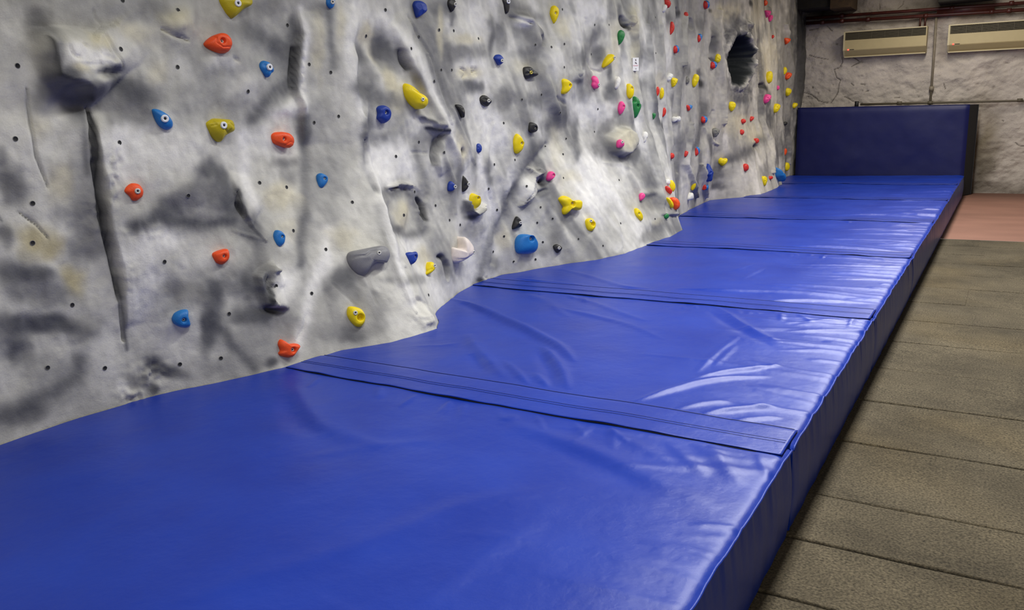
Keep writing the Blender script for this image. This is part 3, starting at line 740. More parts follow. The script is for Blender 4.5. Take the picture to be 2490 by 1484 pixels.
    for i in range(nring-1):
        a = 1+i*na
        for k in range(na): F.append([a+k, a+na+k, a+na+(k+1) % na, a+(k+1) % na])
    mats = [MH[colour]]; midx = None
    if second:
        mats.append(MH[second]); ctr = V[:, :2].mean(0)
        midx = [1 if (np.mean([V[j, 0] for j in f])+.25*np.mean([V[j, 1] for j in f]) > ctr[0]-.05*w) else 0 for f in F]
    o = mesh_obj('climbing_hold', P, F, mats, None, True, midx, loc=B)
    tag(o, label, 'climbing hold', 'climbing holds bolted to the rock wall')
    # make sure faces look outwards
    o.data.update()
    if np.dot(np.array(o.data.polygons[len(F)//2].normal), n) < 0: o.data.flip_normals()
    if bolt is not None and style != 'far':
        ub = (u_of(bolt)-.5)*np.array([w, h])
        dd = np.linalg.norm(V[:-na, :2]-ub, axis=1); top = V[:-na][np.argmin(dd), 2]
        rad = {'washer': .0155, 'bolt': .0115, 'hole': .0095, 'deep': .0095, 'gold': .0125}[style]
        if rh > 0 and thru is None: rad = min(rad, rh*.8)
        if rh == 0 or thru is not None: top = top+.001
        at = B+ub[0]*ey+ub[1]*ez+top*n
        m = MB(); k = 20
        vs = [(0, 0, .0005)]
        for r_, z_ in ((.38, .0005), (.42, .004), (.85, .004), (1., .002), (1., -.008)):
            vs += [(r_*rad*math.cos(2*math.pi*i/k), r_*rad*math.sin(2*math.pi*i/k), z_) for i in range(k)]
        fs = [[0, 1+i, 1+(i+1) % k] for i in range(k)]
        for r in range(4):
            fs += [[1+r*k+i, 1+(r+1)*k+i, 1+(r+1)*k+(i+1) % k, 1+r*k+(i+1) % k] for i in range(k)]
        vs = [at+a*ey+b*ez+c*n for a, b, c in vs]
        bo = mesh_obj('bolt', vs, fs, [M_washer if style == 'washer' else (M_brass if style == 'gold' else M_steel), M_dark], o, True, [1]*k+[0]*(4*k))
    HOLDS.append(o)
    return o


def Z(ox, oy, s, pts): return [(ox+x/s, oy+y/s) for x, y in pts]


a1 = lambda p: Z(0, 0, 2.968, p); a2 = lambda p: Z(400, 0, 2.968, p); a4 = lambda p: Z(400, 450, 2.968, p)
d1 = lambda p: Z(800, 0, 3.298, p); d2 = lambda p: Z(800, 400, 3.298, p)
e1 = lambda p: Z(1200, 0, 3.711, p); e2 = lambda p: Z(1200, 300, 3.534, p)
f1 = lambda p: Z(1560, 0, 4.948, p); f2 = lambda p: Z(1560, 220, 4.637, p)
H = hold
# near part of the wall
H('olive', a2([(385, 0), (395, 50), (420, 100), (462, 135), (500, 115), (560, 62), (628, 25), (634, -10), (600, -50), (500, -65), (420, -45)]), None, 'large mustard yellow hold cut by the top edge, above the egg-shaped orange hold', (567, 10), 'washer', .4, crease=[a2([(390, -10), (450, 0), (560, 5), (630, 10)])])
H('orange', a2([(280, 325), (300, 295), (350, 260), (420, 238), (462, 248), (487, 285), (485, 330), (450, 375), (390, 385), (330, 365)]), None, 'big orange egg-shaped hold near the top left, just below the mustard yellow hold', (537, 102), 'deep', .5, crease=[a2([(340, 270), (365, 280), (360, 315), (400, 350), (470, 345)])])
H('blue', a2([(690, 460), (720, 438), (760, 450), (785, 485), (788, 515), (768, 530), (745, 558), (715, 540), (685, 495)]), None, 'light blue angular hold with white washer right of the egg-shaped orange hold', (650, 164), 'washer', .4, facet=5)
H('blue', a1([(1092, 795), (1115, 785), (1160, 795), (1215, 830), (1247, 880), (1240, 920), (1200, 937), (1150, 920), (1115, 875)]), None, 'light blue teardrop hold with white washer, leftmost blue hold of the wall', (395, 289), 'washer', .4)
H('olive', a2([(280, 895), (310, 870), (360, 855), (440, 862), (490, 870), (508, 910), (500, 950), (450, 972), (420, 990), (390, 1025), (360, 1015), (310, 960)]), None, 'knobbly mustard yellow hold with white washer right of the blue teardrop hold', (532, 305), 'washer', .5, crease=[a2([(400, 925), (430, 960), (450, 935)]), a2([(440, 880), (470, 910), (500, 915)]), a2([(330, 880), (345, 900), (315, 905)])], power=2.2)
H('orange', a2([(765, 975), (790, 955), (850, 952), (905, 965), (935, 1000), (930, 1045), (895, 1068), (840, 1055), (775, 1025)]), None, 'oblong orange hold with a central bolt hole right of the knobbly mustard hold', (685, 338), 'deep', .45, crease=[a2([(770, 1010), (810, 1035), (850, 1045), (890, 1025), (930, 1040)])])
H('blue', a2([(1160, 0), (1165, 35), (1195, 62), (1220, 45), (1230, 0), (1222, -40), (1190, -55), (1165, -35)]), None, 'light blue hold cut by the top edge of the photo', (805, 5), 'bolt', .4)
H('blue', a2([(1098, 1290), (1110, 1258), (1140, 1250), (1175, 1275), (1180, 1300), (1165, 1330), (1125, 1360), (1098, 1345)]), None, 'small light blue hold on grey rock below right of the oblong orange hold', (788, 436), 'hole', .45)
H('orange', a1([(893, 1375), (915, 1345), (960, 1323), (1010, 1335), (1035, 1380), (1020, 1425), (975, 1450), (945, 1445), (925, 1410)]), None, 'round orange hold with a notch beside the long dark crack, leftmost hold of the wall', (330, 465), 'bolt', .35)
H('orange', a4([(340, 490), (370, 470), (460, 462), (467, 510), (450, 550), (405, 575), (360, 550)]), None, 'small flat-topped orange hold above the blue D-shaped hold', (541, 622), 'hole', .5)
H('blue', a4([(790, 355), (820, 325), (855, 340), (872, 375), (860, 425), (825, 445), (795, 430), (785, 395)]), None, 'light blue oval hold above the broken rock flake', (685, 577), 'hole', .45)
H('blue', a4([(48, 950), (75, 915), (130, 898), (182, 905), (178, 950), (187, 1015), (150, 1030), (100, 1015), (60, 985)]), None, 'light blue D-shaped hold low on the left, lowest of the light blue holds there', (445, 775), 'hole', .5)
H('orange', a4([(830, 1140), (850, 1115), (870, 1120), (900, 1155), (965, 1170), (980, 1190), (945, 1215), (910, 1245), (870, 1240), (825, 1215), (818, 1195), (835, 1185)]), None, 'horned orange hold lowest on the wall just above the first mat seam', (708, 853), 'hole', .45)
H('grey', d2([(145, 700), (180, 655), (300, 655), (430, 660), (480, 695), (490, 760), (455, 820), (430, 830), (390, 805), (340, 810), (290, 850), (255, 890), (225, 890), (185, 860), (150, 780)]), None, 'very large grey saddle-shaped hold with a wavy crease', (915, 618), 'bolt', .42, center=(895, 630), crease=[d2([(150, 710), (220, 705), (270, 715), (320, 690), (380, 695), (420, 685), (485, 700)])])
H('yellow', d2([(145, 1190), (175, 1140), (230, 1150), (280, 1180), (292, 1225), (275, 1280), (235, 1305), (190, 1290), (155, 1240)]), None, 'yellow ring hold with a through hole below the large grey saddle hold', (862, 761), 'bolt', .45, center=(873, 774), thru=1)
# centre low
H('royal', d2([(605, 705), (640, 695), (665, 705), (700, 705), (690, 745), (660, 790), (635, 800), (615, 785), (608, 745)]), None, 'small royal blue three-cornered hold right of the large grey saddle hold', (1002, 625), 'hole', .5)
H('yellow', d2([(790, 830), (815, 785), (840, 785), (852, 820), (840, 860), (800, 885), (765, 888), (765, 865), (790, 855)]), None, 'small yellow comma-shaped hold below left of the cream crescent hold', (1054, 649), 'bolt', .5, center=(1049, 655))
H('cream', d2([(975, 720), (990, 650), (1030, 668), (1060, 672), (1072, 630), (1085, 580), (1120, 600), (1160, 670), (1160, 720), (1130, 755), (1060, 785), (1000, 785), (975, 755)]), None, 'cream white crescent hold with a notch in its top', (1144, 618), 'bolt', .45, center=(1127, 618), crease=[d2([(980, 740), (1010, 755), (1050, 760), (1090, 755), (1120, 750)])])
H('royal', d2([(948, 190), (960, 145), (985, 135), (1015, 165), (1012, 195), (990, 215), (955, 212)]), None, 'small royal blue hold just left of the pointed black hold above the lipped pocket', (1105, 454), 'bolt', .5)
H('black', d2([(1065, 160), (1080, 90), (1110, 130), (1125, 160), (1105, 205), (1070, 220)]), None, 'pointed black hold right above the yellow hold in the lipped pocket', (1137, 449), 'bolt', .5, facet=4)
H('yellow', d2([(1115, 280), (1130, 240), (1160, 232), (1195, 255), (1220, 290), (1215, 330), (1180, 355), (1145, 345), (1120, 315)]), None, 'yellow round hold sitting in a lipped dark rock pocket', (1160, 481), 'hole', .45)
H('blue', e2([(182, 1050), (195, 990), (230, 955), (290, 955), (345, 985), (382, 1040), (378, 1090), (345, 1120), (280, 1120), (200, 1100)]), None, 'big light blue dome hold low on the wall near the mats', (1289, 582), 'deep', .5)
H('black', e2([(158, 910), (175, 840), (205, 800), (235, 825), (245, 880), (225, 900)]), None, 'dark grey triangular hold just above the big light blue dome hold', (1263, 542), 'bolt', .5, facet=3)
H('black', e2([(513, 1050), (550, 1040), (590, 1072), (575, 1100), (545, 1115), (520, 1085)]), None, 'small black hold right of the big light blue dome hold', (1356, 603), 'bolt', .5, facet=5)
H('yellow', e2([(555, 640), (600, 622), (640, 640), (670, 685), (740, 682), (765, 705), (755, 750), (730, 770), (670, 750), (630, 760), (605, 785), (575, 775), (575, 740), (590, 715), (570, 680)]), None, 'yellow three-armed hold shaped like a bone joint', (1389, 497), 'hole', .4, center=(1386, 500))
H('yellow', e2([(790, 870), (800, 830), (830, 815), (865, 825), (880, 865), (870, 905), (835, 928), (800, 910)]), None, 'yellow ring hold below right of the three-armed yellow hold', (1436, 538), 'bolt', .45, center=(1440, 547), thru=1)
H('pink', e2([(453, 470), (470, 430), (505, 412), (530, 425), (528, 465), (495, 495), (460, 490)]), None, 'pink hold beside the dark crevice above the three-armed yellow hold', (1346, 427), 'hole', .5)
H('yellow', e2([(165, 170), (185, 110), (212, 90), (245, 115), (265, 170), (255, 230), (210, 262), (178, 240)]), None, 'upright yellow oval hold just below the round black hold', (1268, 349), 'hole', .45)
H('black', e2([(293, 40), (300, 0), (330, -10), (375, 10), (382, 50), (370, 75), (330, 82), (300, 65)]), None, 'round black hold with a finger hole just above the upright yellow oval', (1300, 311), 'deep', .5)
H('pink', e2([(1045, 185), (1055, 150), (1085, 140), (1112, 165), (1110, 200), (1075, 212), (1050, 205)]), None, 'small pink hold on the round rock boss', (1508, 347), 'bolt', .5)
H('white', e2([(1280, 110), (1290, 80), (1312, 70), (1328, 90), (1322, 120), (1305, 135), (1300, 160), (1284, 165), (1286, 135)]), None, 'small white knuckle hold right of the round boss', None, 'far', .5)
H('pink', 'blade', (1554, 469, 1569, 489), 'small pink hold low left of the rock ridge, above the slanted yellow oval', None, 'far', .5)
H('yellow', e2([(1213, 760), (1235, 728), (1260, 745), (1285, 800), (1275, 835), (1250, 830), (1220, 795)]), None, 'slanted yellow oval hold low on the wall under a small pink hold', (1551, 520), 'hole', .45)
H('green', 'oval', (1614, 519, 1627, 533), 'small round green hold low on the rock ridge near the mats', None, 'far', .5)
# centre top
H('royal', d1([(670, 40), (690, 10), (740, 5), (780, 30), (788, 75), (770, 100), (710, 140), (690, 130), (680, 80)]), None, 'large royal blue hold near the top edge, left of two black holds', None, 'far', .5, facet=3)
H('black', d1([(945, 30), (960, 0), (1010, -5), (1020, 40), (990, 95), (965, 70)]), None, 'black pointed hold at the top edge just right of the large royal blue hold', (1104, 11), 'bolt', .5, facet=3)
H('black', d1([(1383, 0), (1400, 50), (1415, 110), (1440, 90), (1447, 30), (1440, -20), (1400, -30)]), None, 'long black pointed hold with a white washer, cut by the top edge', (1233, 4), 'washer', .4, facet=3)
H('royal', d1([(1313, 465), (1340, 440), (1375, 438), (1400, 465), (1395, 505), (1365, 522), (1335, 490)]), None, 'small royal blue hold above left of the star-shaped black hold', (1217, 148), 'bolt', .5)
H('black', e1([(255, 665), (270, 610), (330, 603), (370, 640), (405, 665), (385, 685), (340, 700), (290, 715), (262, 690)]), None, 'black star-shaped hold with a gold bolt', (1285, 177), 'gold', .45, facet=6)
H('yellow', d1([(590, 700), (615, 668), (660, 685), (710, 735), (765, 765), (795, 800), (790, 840), (755, 872), (700, 870), (640, 830), (600, 770)]), None, 'big yellow bean-shaped hold with a wavy crease above a rock ledge', (1017, 243), 'bolt', .45, crease=[d1([(595, 705), (640, 710), (690, 750), (750, 780), (790, 830)])])
H('royal', d1([(385, 870), (410, 850), (450, 845), (490, 870), (500, 920), (485, 965), (440, 990), (400, 965), (375, 945), (388, 910)]), None, 'royal blue rounded hold with a finger hole below left of the big yellow bean', (936, 274), 'deep', .5)
H('black', d1([(1203, 790), (1230, 765), (1265, 770), (1305, 810), (1290, 835), (1265, 855), (1215, 830)]), None, 'dark grey six-sided hold with a silver bolt below the carved marks', (1184, 245), 'bolt', .4, facet=5)
H('black', d1([(1012, 840), (1065, 845), (1090, 885), (1085, 938), (1070, 938), (1035, 880)]), None, 'dark grey wedge hold pointing down, left below the six-sided dark hold', None, 'far', .5, facet=3)
H('royal', 'lump', (1157, 349, 1172, 372), 'tiny royal blue hold alone on the streaked white rock left of the yellow oval', None, 'far', .5)
H('yellow', e1([(505, 120), (530, 60), (560, 50), (590, 80), (585, 130), (560, 190), (535, 215), (520, 180)]), None, 'yellow teardrop hold near the top edge, highest yellow hold in the middle of the wall', (1348, 33), 'hole', .5)
H('green', e1([(1120, 300), (1145, 272), (1175, 280), (1187, 310), (1165, 370), (1135, 405), (1122, 350)]), None, 'green teardrop hold under the dark rock notch above the small white sign', None, 'far', .5)
H('yellow', e1([(980, 600), (1000, 540), (1060, 490), (1090, 495), (1098, 530), (1060, 575), (1000, 612)]), None, 'slanted yellow jug hold just left of the small white sign', (1491, 141), 'bolt', .5)
H('yellow', e1([(612, 720), (660, 712), (705, 745), (710, 780), (680, 830), (650, 850), (612, 840), (620, 780)]), None, 'blocky yellow hold left of the pink figure-eight hold', (1384, 208), 'hole', .5)
H('pink', e1([(885, 705), (915, 683), (945, 700), (948, 735), (960, 765), (940, 800), (905, 795), (882, 765), (893, 735)]), None, 'pink figure-eight hold, highest pink hold in the middle of the wall', (1453, 207), 'bolt', .5)
H('white', e1([(1105, 720), (1130, 690), (1148, 720), (1135, 770), (1110, 805), (1092, 790), (1100, 760)]), None, 'white twisted hold below left of the small white sign', None, 'far', .5)
H('yellow', e1([(1200, 810), (1215, 760), (1240, 760), (1268, 820), (1260, 870), (1230, 893), (1205, 870)]), None, 'yellow oval hold directly above the big green claw hold', (1535, 215), 'hole', .5)
H('pink', e1([(1120, 980), (1140, 925), (1170, 915), (1190, 950), (1180, 1000), (1150, 1037), (1130, 1020)]), None, 'pink hold just left of the big green claw hold', (1515, 259), 'hole', .5)
H('green', e1([(1240, 930), (1275, 910), (1275, 870), (1310, 890), (1333, 950), (1320, 1000), (1280, 1065), (1255, 1040)]), None, 'big green claw-shaped hold right of the pink hold', (1554, 252), 'hole', .45, center=(1547, 258))
# ridge and beyond
H('red', f1([(272, 0), (300, -15), (345, 10), (355, 50), (330, 95), (300, 85), (275, 40)]), None, 'red hold at the top edge touching a small white hold', None, 'far', .5)
H('white', f1([(245, 130), (265, 60), (300, 55), (310, 85), (275, 150), (255, 145)]), None, 'small white hold under the red hold at the top edge', None, 'far', .5)
H('red', f1([(340, 350), (350, 270), (375, 262), (398, 310), (385, 380), (345, 425), (335, 400)]), None, 'tall red half-moon hold below the red and white pair at the top', None, 'far', .5)
H('red', 'oval', (1637, 110, 1652, 130), 'round hold half red half blue below the tall red half-moon hold', None, 'far', .5, 'blue')
H('red', 'lump', (1663, 29, 1674, 43), 'small red hold near the top, right of the tall red half-moon', None, 'far', .5)
H('red', 'oval', (1709, 1, 1726, 22), 'round red and blue hold nearest the top edge', None, 'far', .5, 'blue')
H('red', 'tilt', (1695, 82, 1708, 103), 'slanted red and blue hold left of the big hole, upper of the two there', None, 'far', .5, 'blue')
H('yellow', 'lump', (1738, 131, 1753, 153), 'yellow hold touching a red and blue hold left of the big hole', None, 'far', .5)
H('red', 'lump', (1727, 149, 1744, 167), 'red and blue hold touching the yellow hold left of the big hole', None, 'far', .5, 'blue')
H('white', 'tilt', (1621, 178, 1637, 198), 'white hold up the rock ridge with a yellow hold on its lower right', None, 'far', .5)
H('yellow', 'tri', (1631, 189, 1648, 212), 'yellow hold on the lower right of the white hold on the ridge', None, 'far', .5)
H('yellow', 'tilt', (1683, 180, 1700, 212), 'tall yellow hold beside a dark slot, left of the big hole', None, 'far', .5)
H('stone', 'lump', (1666, 186, 1677, 205), 'stone-grey hold just left of the tall yellow hold', None, 'far', .5)
H('red', 'blade', (1595, 211, 1604, 235), 'red strip hold with a yellow hold against its right side', None, 'far', .5)
H('yellow', 'oval', (1604, 213, 1615, 241), 'narrow yellow hold against the right side of a red strip hold', None, 'far', .5)
H('green', 'tri', (1586, 275, 1595, 290), 'tiny green hold right of the big green claw hold', None, 'far', .5)
H('red', 'blade', (1610, 262, 1620, 285), 'narrow red hold left above the white bone hold', None, 'far', .5)
H('white', 'bone', (1631, 283, 1652, 298), 'white bone-shaped hold on the ribbed rock beyond the ridge', None, 'far', .5)
H('red', 'tri', (1667, 255, 1684, 270), 'red and blue hold above right of the white bone-shaped hold', None, 'far', .5, 'blue')
H('red', 'lump', (1704, 282, 1721, 300), 'red and blue hold above left of the grey hold at mid height', None, 'far', .5, 'blue')
H('yellow', 'drop', (1770, 247, 1789, 271), 'yellow shield-shaped hold right below the big hole', None, 'far', .5)
H('red', 'oval', (1802, 289, 1814, 301), 'small red hold of a group of four, upper left one', None, 'far', .5)
H('red', 'tilt', (1823, 283, 1834, 295), 'small red hold of a group of four, upper right one', None, 'far', .5)
H('red', 'lump', (1799, 315, 1810, 328), 'small red hold of a group of four, middle left one', None, 'far', .5)
H('red', 'oval', (1836, 336, 1846, 349), 'small red hold of a group of four, lowest one beside small rock knobs', None, 'far', .5)
H('stone', 'drop', (1730, 311, 1750, 334), 'grey half-round hold at mid height beyond the ridge', None, 'far', .5)
H('red', 'oval', (1629, 372, 1640, 387), 'small red hold, left one of a row of three low on the far wall', None, 'far', .5)
H('red', 'tilt', (1663, 367, 1674, 382), 'small red hold, middle one of a row of three low on the far wall', None, 'far', .5)
H('red', 'blade', (1690, 357, 1702, 379), 'red and blue upright hold, right end of a row of three low on the wall', None, 'far', .5, 'blue')
H('yellow', 'heart', (1746, 384, 1768, 404), 'yellow heart-shaped hold above the dark diagonal paint patch', None, 'far', .5)
H('red', 'oval', (1807, 398, 1821, 417), 'red oval hold alone on pale rock right of the yellow heart hold', None, 'far', .5)
H('royal', 'diamond', (1708, 401, 1731, 445), 'tall royal blue diamond hold low on the far wall', None, 'far', .5)
H('red', 'bone', (1707, 449, 1722, 464), 'red and blue hold right below the tall royal blue diamond', None, 'far', .5, 'blue')
H('white', f2([(272, 1040), (285, 1005), (310, 1000), (325, 1025), (318, 1060), (295, 1065)]), None, 'small white hold of the low cluster of three on the ridge', None, 'far', .5)
H('yellow', f2([(318, 1060), (335, 1018), (360, 1015), (382, 1060), (378, 1110), (350, 1142), (325, 1120), (318, 1090)]), None, 'yellow hold of the low cluster of three on the ridge', None, 'far', .5)
H('red', f2([(268, 1085), (290, 1078), (315, 1100), (342, 1140), (325, 1168), (285, 1140), (270, 1110)]), None, 'red hold of the low cluster of three on the ridge', None, 'far', .5)
H('orange', f2([(328, 1215), (370, 1205), (415, 1230), (435, 1285), (420, 1330), (380, 1348), (355, 1310)]), None, 'round orange hold low on the ridge beside a yellow one', None, 'far', .5)
H('yellow', f2([(285, 1210), (315, 1212), (345, 1250), (362, 1290), (355, 1325), (325, 1310), (300, 1260)]), None, 'slanted yellow hold on the left of the round orange hold', None, 'far', .5)
H('yellow', 'oval', (1679, 442, 1690, 464), 'narrow yellow oval hold above the white knobbly hold near the mats', None, 'far', .45)
H('white', f2([(512, 1215), (530, 1180), (555, 1155), (580, 1158), (588, 1200), (585, 1230), (550, 1240), (520, 1235)]), None, 'white knobbly hold near the mats, lowest white hold', None, 'far', .5)
H('yellow', 'drop', (1852, 428, 1866, 452), 'yellow hold near the mats left of a small red one at the far rib', None, 'far', .5)
H('red', 'oval', (1869, 428, 1880, 437), 'small dark red hold near the mats just left of the blue curved hold', None, 'far', .5)
H('blue', 'curl', (1882, 407, 1912, 441), 'light blue curved hold sticking out of the far rib', None, 'far', .6)
H('yellow', 'oval', (1908, 395, 1920, 416), 'yellow oval hold beside the blue wall pad, low in the far corner', None, 'far', .45)
H('orange', 'blade', (1906, 361, 1914, 379), 'pale red strip hold above the lowest yellow hold of the far corner', None, 'far', .4)
H('yellow', f1([(1495, 960), (1510, 890), (1540, 858), (1575, 865), (1578, 920), (1560, 990), (1520, 998)]), None, 'yellow hold with a dark finger hole right of the big hole', None, 'far', .5)
H('yellow', 'blade', (1904, 163, 1914, 182), 'narrow olive hold just above an orange hold in the far corner', None, 'far', .45)
H('orange', 'tilt', (1909, 176, 1926, 194), 'orange hold with an olive one above its left side in the far corner', None, 'far', .5)
H('orange', 'tri', (1905, 92, 1922, 108), 'orange triangular hold high in the far corner', None, 'far', .5)
H('orange', 'lump', (1857, 0, 1867, 14), 'orange hold at the top edge above two pink holds', None, 'far', .5)
H('pink', 'tri', (1858, 25, 1875, 43), 'upper of two deep pink holds near the top of the far rib', None, 'far', .5)
H('pink', 'tilt', (1868, 36, 1880, 53), 'lower of two deep pink holds near the top of the far rib', None, 'far', .5)
H('red', 'blade', (1876, 85, 1883, 94), 'tiny pinkish red hold on the edge of the far rib', None, 'far', .5)
H('pink', 'tilt', (1856, 229, 1876, 252), 'bright pink hold right below the big hole on the far rib', None, 'far', .5)
H('pink', 'lump', (1888, 208, 1896, 219), 'tiny pink hold peeping past the edge of the far rib', None, 'far', .5)
H('yellow', 'drop', (1908, 214, 1925, 234), 'yellow shield hold above a dark slot in the far corner', None, 'far', .5)
H('yellow', 'tilt', (1880, 252, 1898, 275), 'slanted yellow hold on the edge of the far rib below the bright pink hold', None, 'far', .5)
H('yellow', 'tilt', (1926, 250, 1940, 264), 'small olive hold beside the top left corner of the blue wall pad', None, 'far', .5)
H('black', 'lump', (1905, 296, 1915, 305), 'tiny black hold in the far corner left of the blue wall pad', None, 'far', .5)

# ---- bolt holes of the rock: a flat dark disc for the shade inside, thin rim each
HP = [(x/2.968, y/2.968) for x, y in [(125, 475), (105, 1003), (870, 355), (1283, 73), (1277, 485), (860, 1030), (1355, 1413), (230, 1468), (880, 3)]]
HP += [(400+x/2.968, y/2.968) for x, y in [(885, 182), (1043, 465), (1195, 523), (600, 660), (1075, 885), (1253, 840), (683, 1320), (878, 1352), (1352, 1460), (1453, 260)]]
HP += [(x/2.12, 400+y/2.12) for x, y in [(165, 405), (845, 502), (372, 725), (243, 1048), (537, 1050), (923, 1030)]]
HP += [(400+x/2.968, 450+y/2.968) for x, y in [(927, 330), (798, 728), (1160, 465), (1060, 783), (460, 930), (400, 1250)]]
HP += [(800+x/3.298, y/3.298) for x, y in [(448, 80), (718, 292), (657, 390), (840, 652), (883, 240), (998, 247), (1197, 310), (895, 562), (982, 562), (1545, 798), (533, 1255), (717, 1140), (922, 1223), (1400, 988), (1323, 1320), (1490, 1283)]]
HP += [(800+x/3.298, 400+y/3.298) for x, y in [(683, 220), (852, 330), (600, 407), (1050, 485), (963, 447), (1343, 365), (1582, 175), (1280, 195), (1400, 578), (1313, 700), (1475, 780), (797, 1048)]]
HP += [(1200+x/3.711, y/3.711) for x, y in [(373, 405), (520, 425), (635, 398), (637, 607), (430, 855), (255, 900), (600, 1017), (652, 1253), (467, 1323), (625, 1393), (910, 225), (1042, 225), (880, 490), (938, 985), (908, 1190), (620, 85), (1460, 158), (1463, 480)]]
HP += [(1200+x/3.534, 300+y/3.534) for x, y in [(600, 470), (1078, 488), (402, 723), (503, 820), (370, 855), (1090, 860), (725, 995), (420, 1022), (938, 1053), (360, 1170), (167, 1190), (1385, 822)]]
M_rim = simple('worn_rim', (128, 128, 126), .6)
k = 14; hv = [(0, 0, .0006)]
for r_, z_ in ((.0078, .0006), (.0083, .0010), (.0090, .0012), (.0100, .0)):
    hv += [(r_*math.cos(2*math.pi*i/k), r_*math.sin(2*math.pi*i/k), z_) for i in range(k)]
hv += [(.0098*math.cos(2*math.pi*i/k), .0098*math.sin(2*math.pi*i/k), -.012) for i in range(k)]
hf = [[0, 1+i, 1+(i+1) % k] for i in range(k)]
for r in range(4): hf += [[1+r*k+i, 1+(r+1)*k+i, 1+(r+1)*k+(i+1) % k, 1+r*k+(i+1) % k] for i in range(k)]
proto = mesh_obj('bolt_hole', hv, hf, [M_dark, M_rim], None, True, [0]*(2*k)+[1]*(3*k))
for i, (x, y) in enumerate(HP[:98]):
    o = proto if i == 0 else proto.copy()
    if i: COL.objects.link(o)
    B = hit(x, y); n = normal(B[1], B[2], .02); B = B.copy(); B[0] = float(bil(GX, B[1], B[2]))+.0008
    q = Vector(n.tolist()).to_track_quat('Z', 'Y')
    o.matrix_basis = Matrix.Translation(B.tolist()) @ q.to_matrix().to_4x4()
    o.parent = cw

# small notice screwed to the wall
B = hit(1541, 157); M_card = simple('notice_card', (245, 245, 243), .4)
sy, sz = .075, .15
mp = np.linalg.norm(B-EYES)/FPX; sz = 29*mp
nn = np.array([.80, -.60, 0.]); ey = np.array([.60, .80, 0.])
sw = 14*mp/abs(np.cross(ey, (B-EYES)/np.linalg.norm(B-EYES))[2])*.98
B = B+nn*.035
def card(u0, v0, u1, v1, d0, d1):
    V = [B+ey*u+np.array([0, 0, v])+nn*d for d in (d0, d1) for v in (v0, v1) for u in (u0, u1)]
    return V, [[0, 2, 3, 1], [4, 5, 7, 6], [0, 1, 5, 4], [2, 6, 7, 3], [0, 4, 6, 2], [1, 3, 7, 5]]
V, F = card(-sw/2, -sz/2, sw/2, sz/2, -.05, .0)
sg = mesh_obj('notice_sign', V, F, M_card, None, False, loc=B)
tag(sg, 'small white notice with a red line of lettering fixed high on the climbing wall', 'sign')
M_pr = simple('print_red', (205, 60, 90), .5); M_pk = simple('print_dark', (70, 50, 60), .5)
mb = MB()
for i in range(7):
    u = -sw*.42+sw*.84*i/7
    for q in ((.0, .0, .10, 1.), (.04, .8, .85*.84/7/.84*6, 1.), (.04, .4, .4, .6)):
        u0 = u+sw*.005; ww = sw*.84/7*.72
        V, F = card(u0, -sz*.14, u0+ww*.28, -sz*.07, .0, .0012); mb.add(V, F)
        V, F = card(u0, -sz*(.14 if i % 2 else .09), u0+ww, -sz*(.122 if i % 2 else .07), .0, .0012); mb.add(V, F)
        break
mb.build('red_lettering', M_pr, sg)
mb = MB(); V, F = card(-sw*.04, sz*.24, sw*.05, sz*.38, 0, .0012); mb.add(V, F); V, F = card(-sw*.10, sz*.33, sw*.0, sz*.36, 0, .0012); mb.add(V, F)
mb.build('printed_figure', M_pk, sg)
mb = MB(); c = np.array([0, sz*.08]); pts = [(-.18, .05), (.0, .07), (.2, -.03), (.14, -.06), (-.1, -.0)]
V = [B+ey*(u*sw)+np.array([0, 0, sz*.08+v*sz])+nn*.0013 for u, v in pts]; mb.add(V, [[0, 1, 2, 3, 4]]); mb.build('printed_emblem', M_pk, sg)
mb = MB(); V, F = card(-sw*.10, -sz*.34, sw*.12, -sz*.32, 0, .0012); mb.add(V, F); V, F = card(-sw*.01, -sz*.40, sw*.04, -sz*.32, 0, .0012); mb.add(V, F); mb.build('printed_mark', M_pk, sg)

# ------------------------------------------------------------------ crash mats
XE = -.530
SEAMS = [2.49+1.905*i for i in range(6)]
ENDS = [.45]+[s+.10 for s in SEAMS]+[13.53]


def xe(y): return bil(GX, np.clip(y, .86, 14.1), np.full_like(np.asarray(y, float), T+.004))


def floorpt(px, py, z=T): return on_axis(px, py, 2, z)[:2]


FOLDS = []


def fold(pts, w, h, px=True):
    P = np.array([floorpt(*p) for p in pts]) if px else np.array(pts, float)
    # smooth the line
    t = np.linspace(0, len(P)-1, max(8, 5*len(P)))
    L = np.stack([np.interp(t, range(len(P)), P[:, k]) for k in (0, 1)], 1)
    for _ in range(3): L[1:-1] = (L[:-2]+2*L[1:-1]+L[2:])/4
    FOLDS.append((L, w, h))


g1 = lambda p: Z(1000, 660, 2.767, p)
fold(g1([(240, 180), (400, 220), (520, 270), (800, 390), (980, 490), (1060, 560), (1100, 610)]), .030, .016)
fold(g1([(330, 215), (560, 330), (800, 440), (930, 510)]), .05, -.010)
fold(g1([(380, 420), (430, 500), (520, 600), (640, 740)]), .035, .012); fold(g1([(400, 560), (500, 690)]), .035, -.008)
fold(g1([(620, 600), (700, 680), (790, 770)]), .022, .009); fold(g1([(830, 690), (920, 780)]), .022, .008)
fold(g1([(870, 500), (940, 560), (1010, 650), (1060, 800)]), .028, .014); fold(g1([(850, 540), (920, 660), (960, 790)]), .03, -.008)
fold(g1([(700, 140), (900, 190), (1050, 300)]), .04, .006); fold(g1([(1000, 150), (1200, 200), (1400, 275), (1600, 340)]), .03, .007); fold(g1([(1000, 245), (1200, 290), (1450, 350), (1700, 460)]), .03, .007)
fold(g1([(2050, 240), (2250, 370), (2490, 490)]), .025, .009); fold(g1([(2000, 270), (2200, 390), (2450, 520)]), .035, -.008)
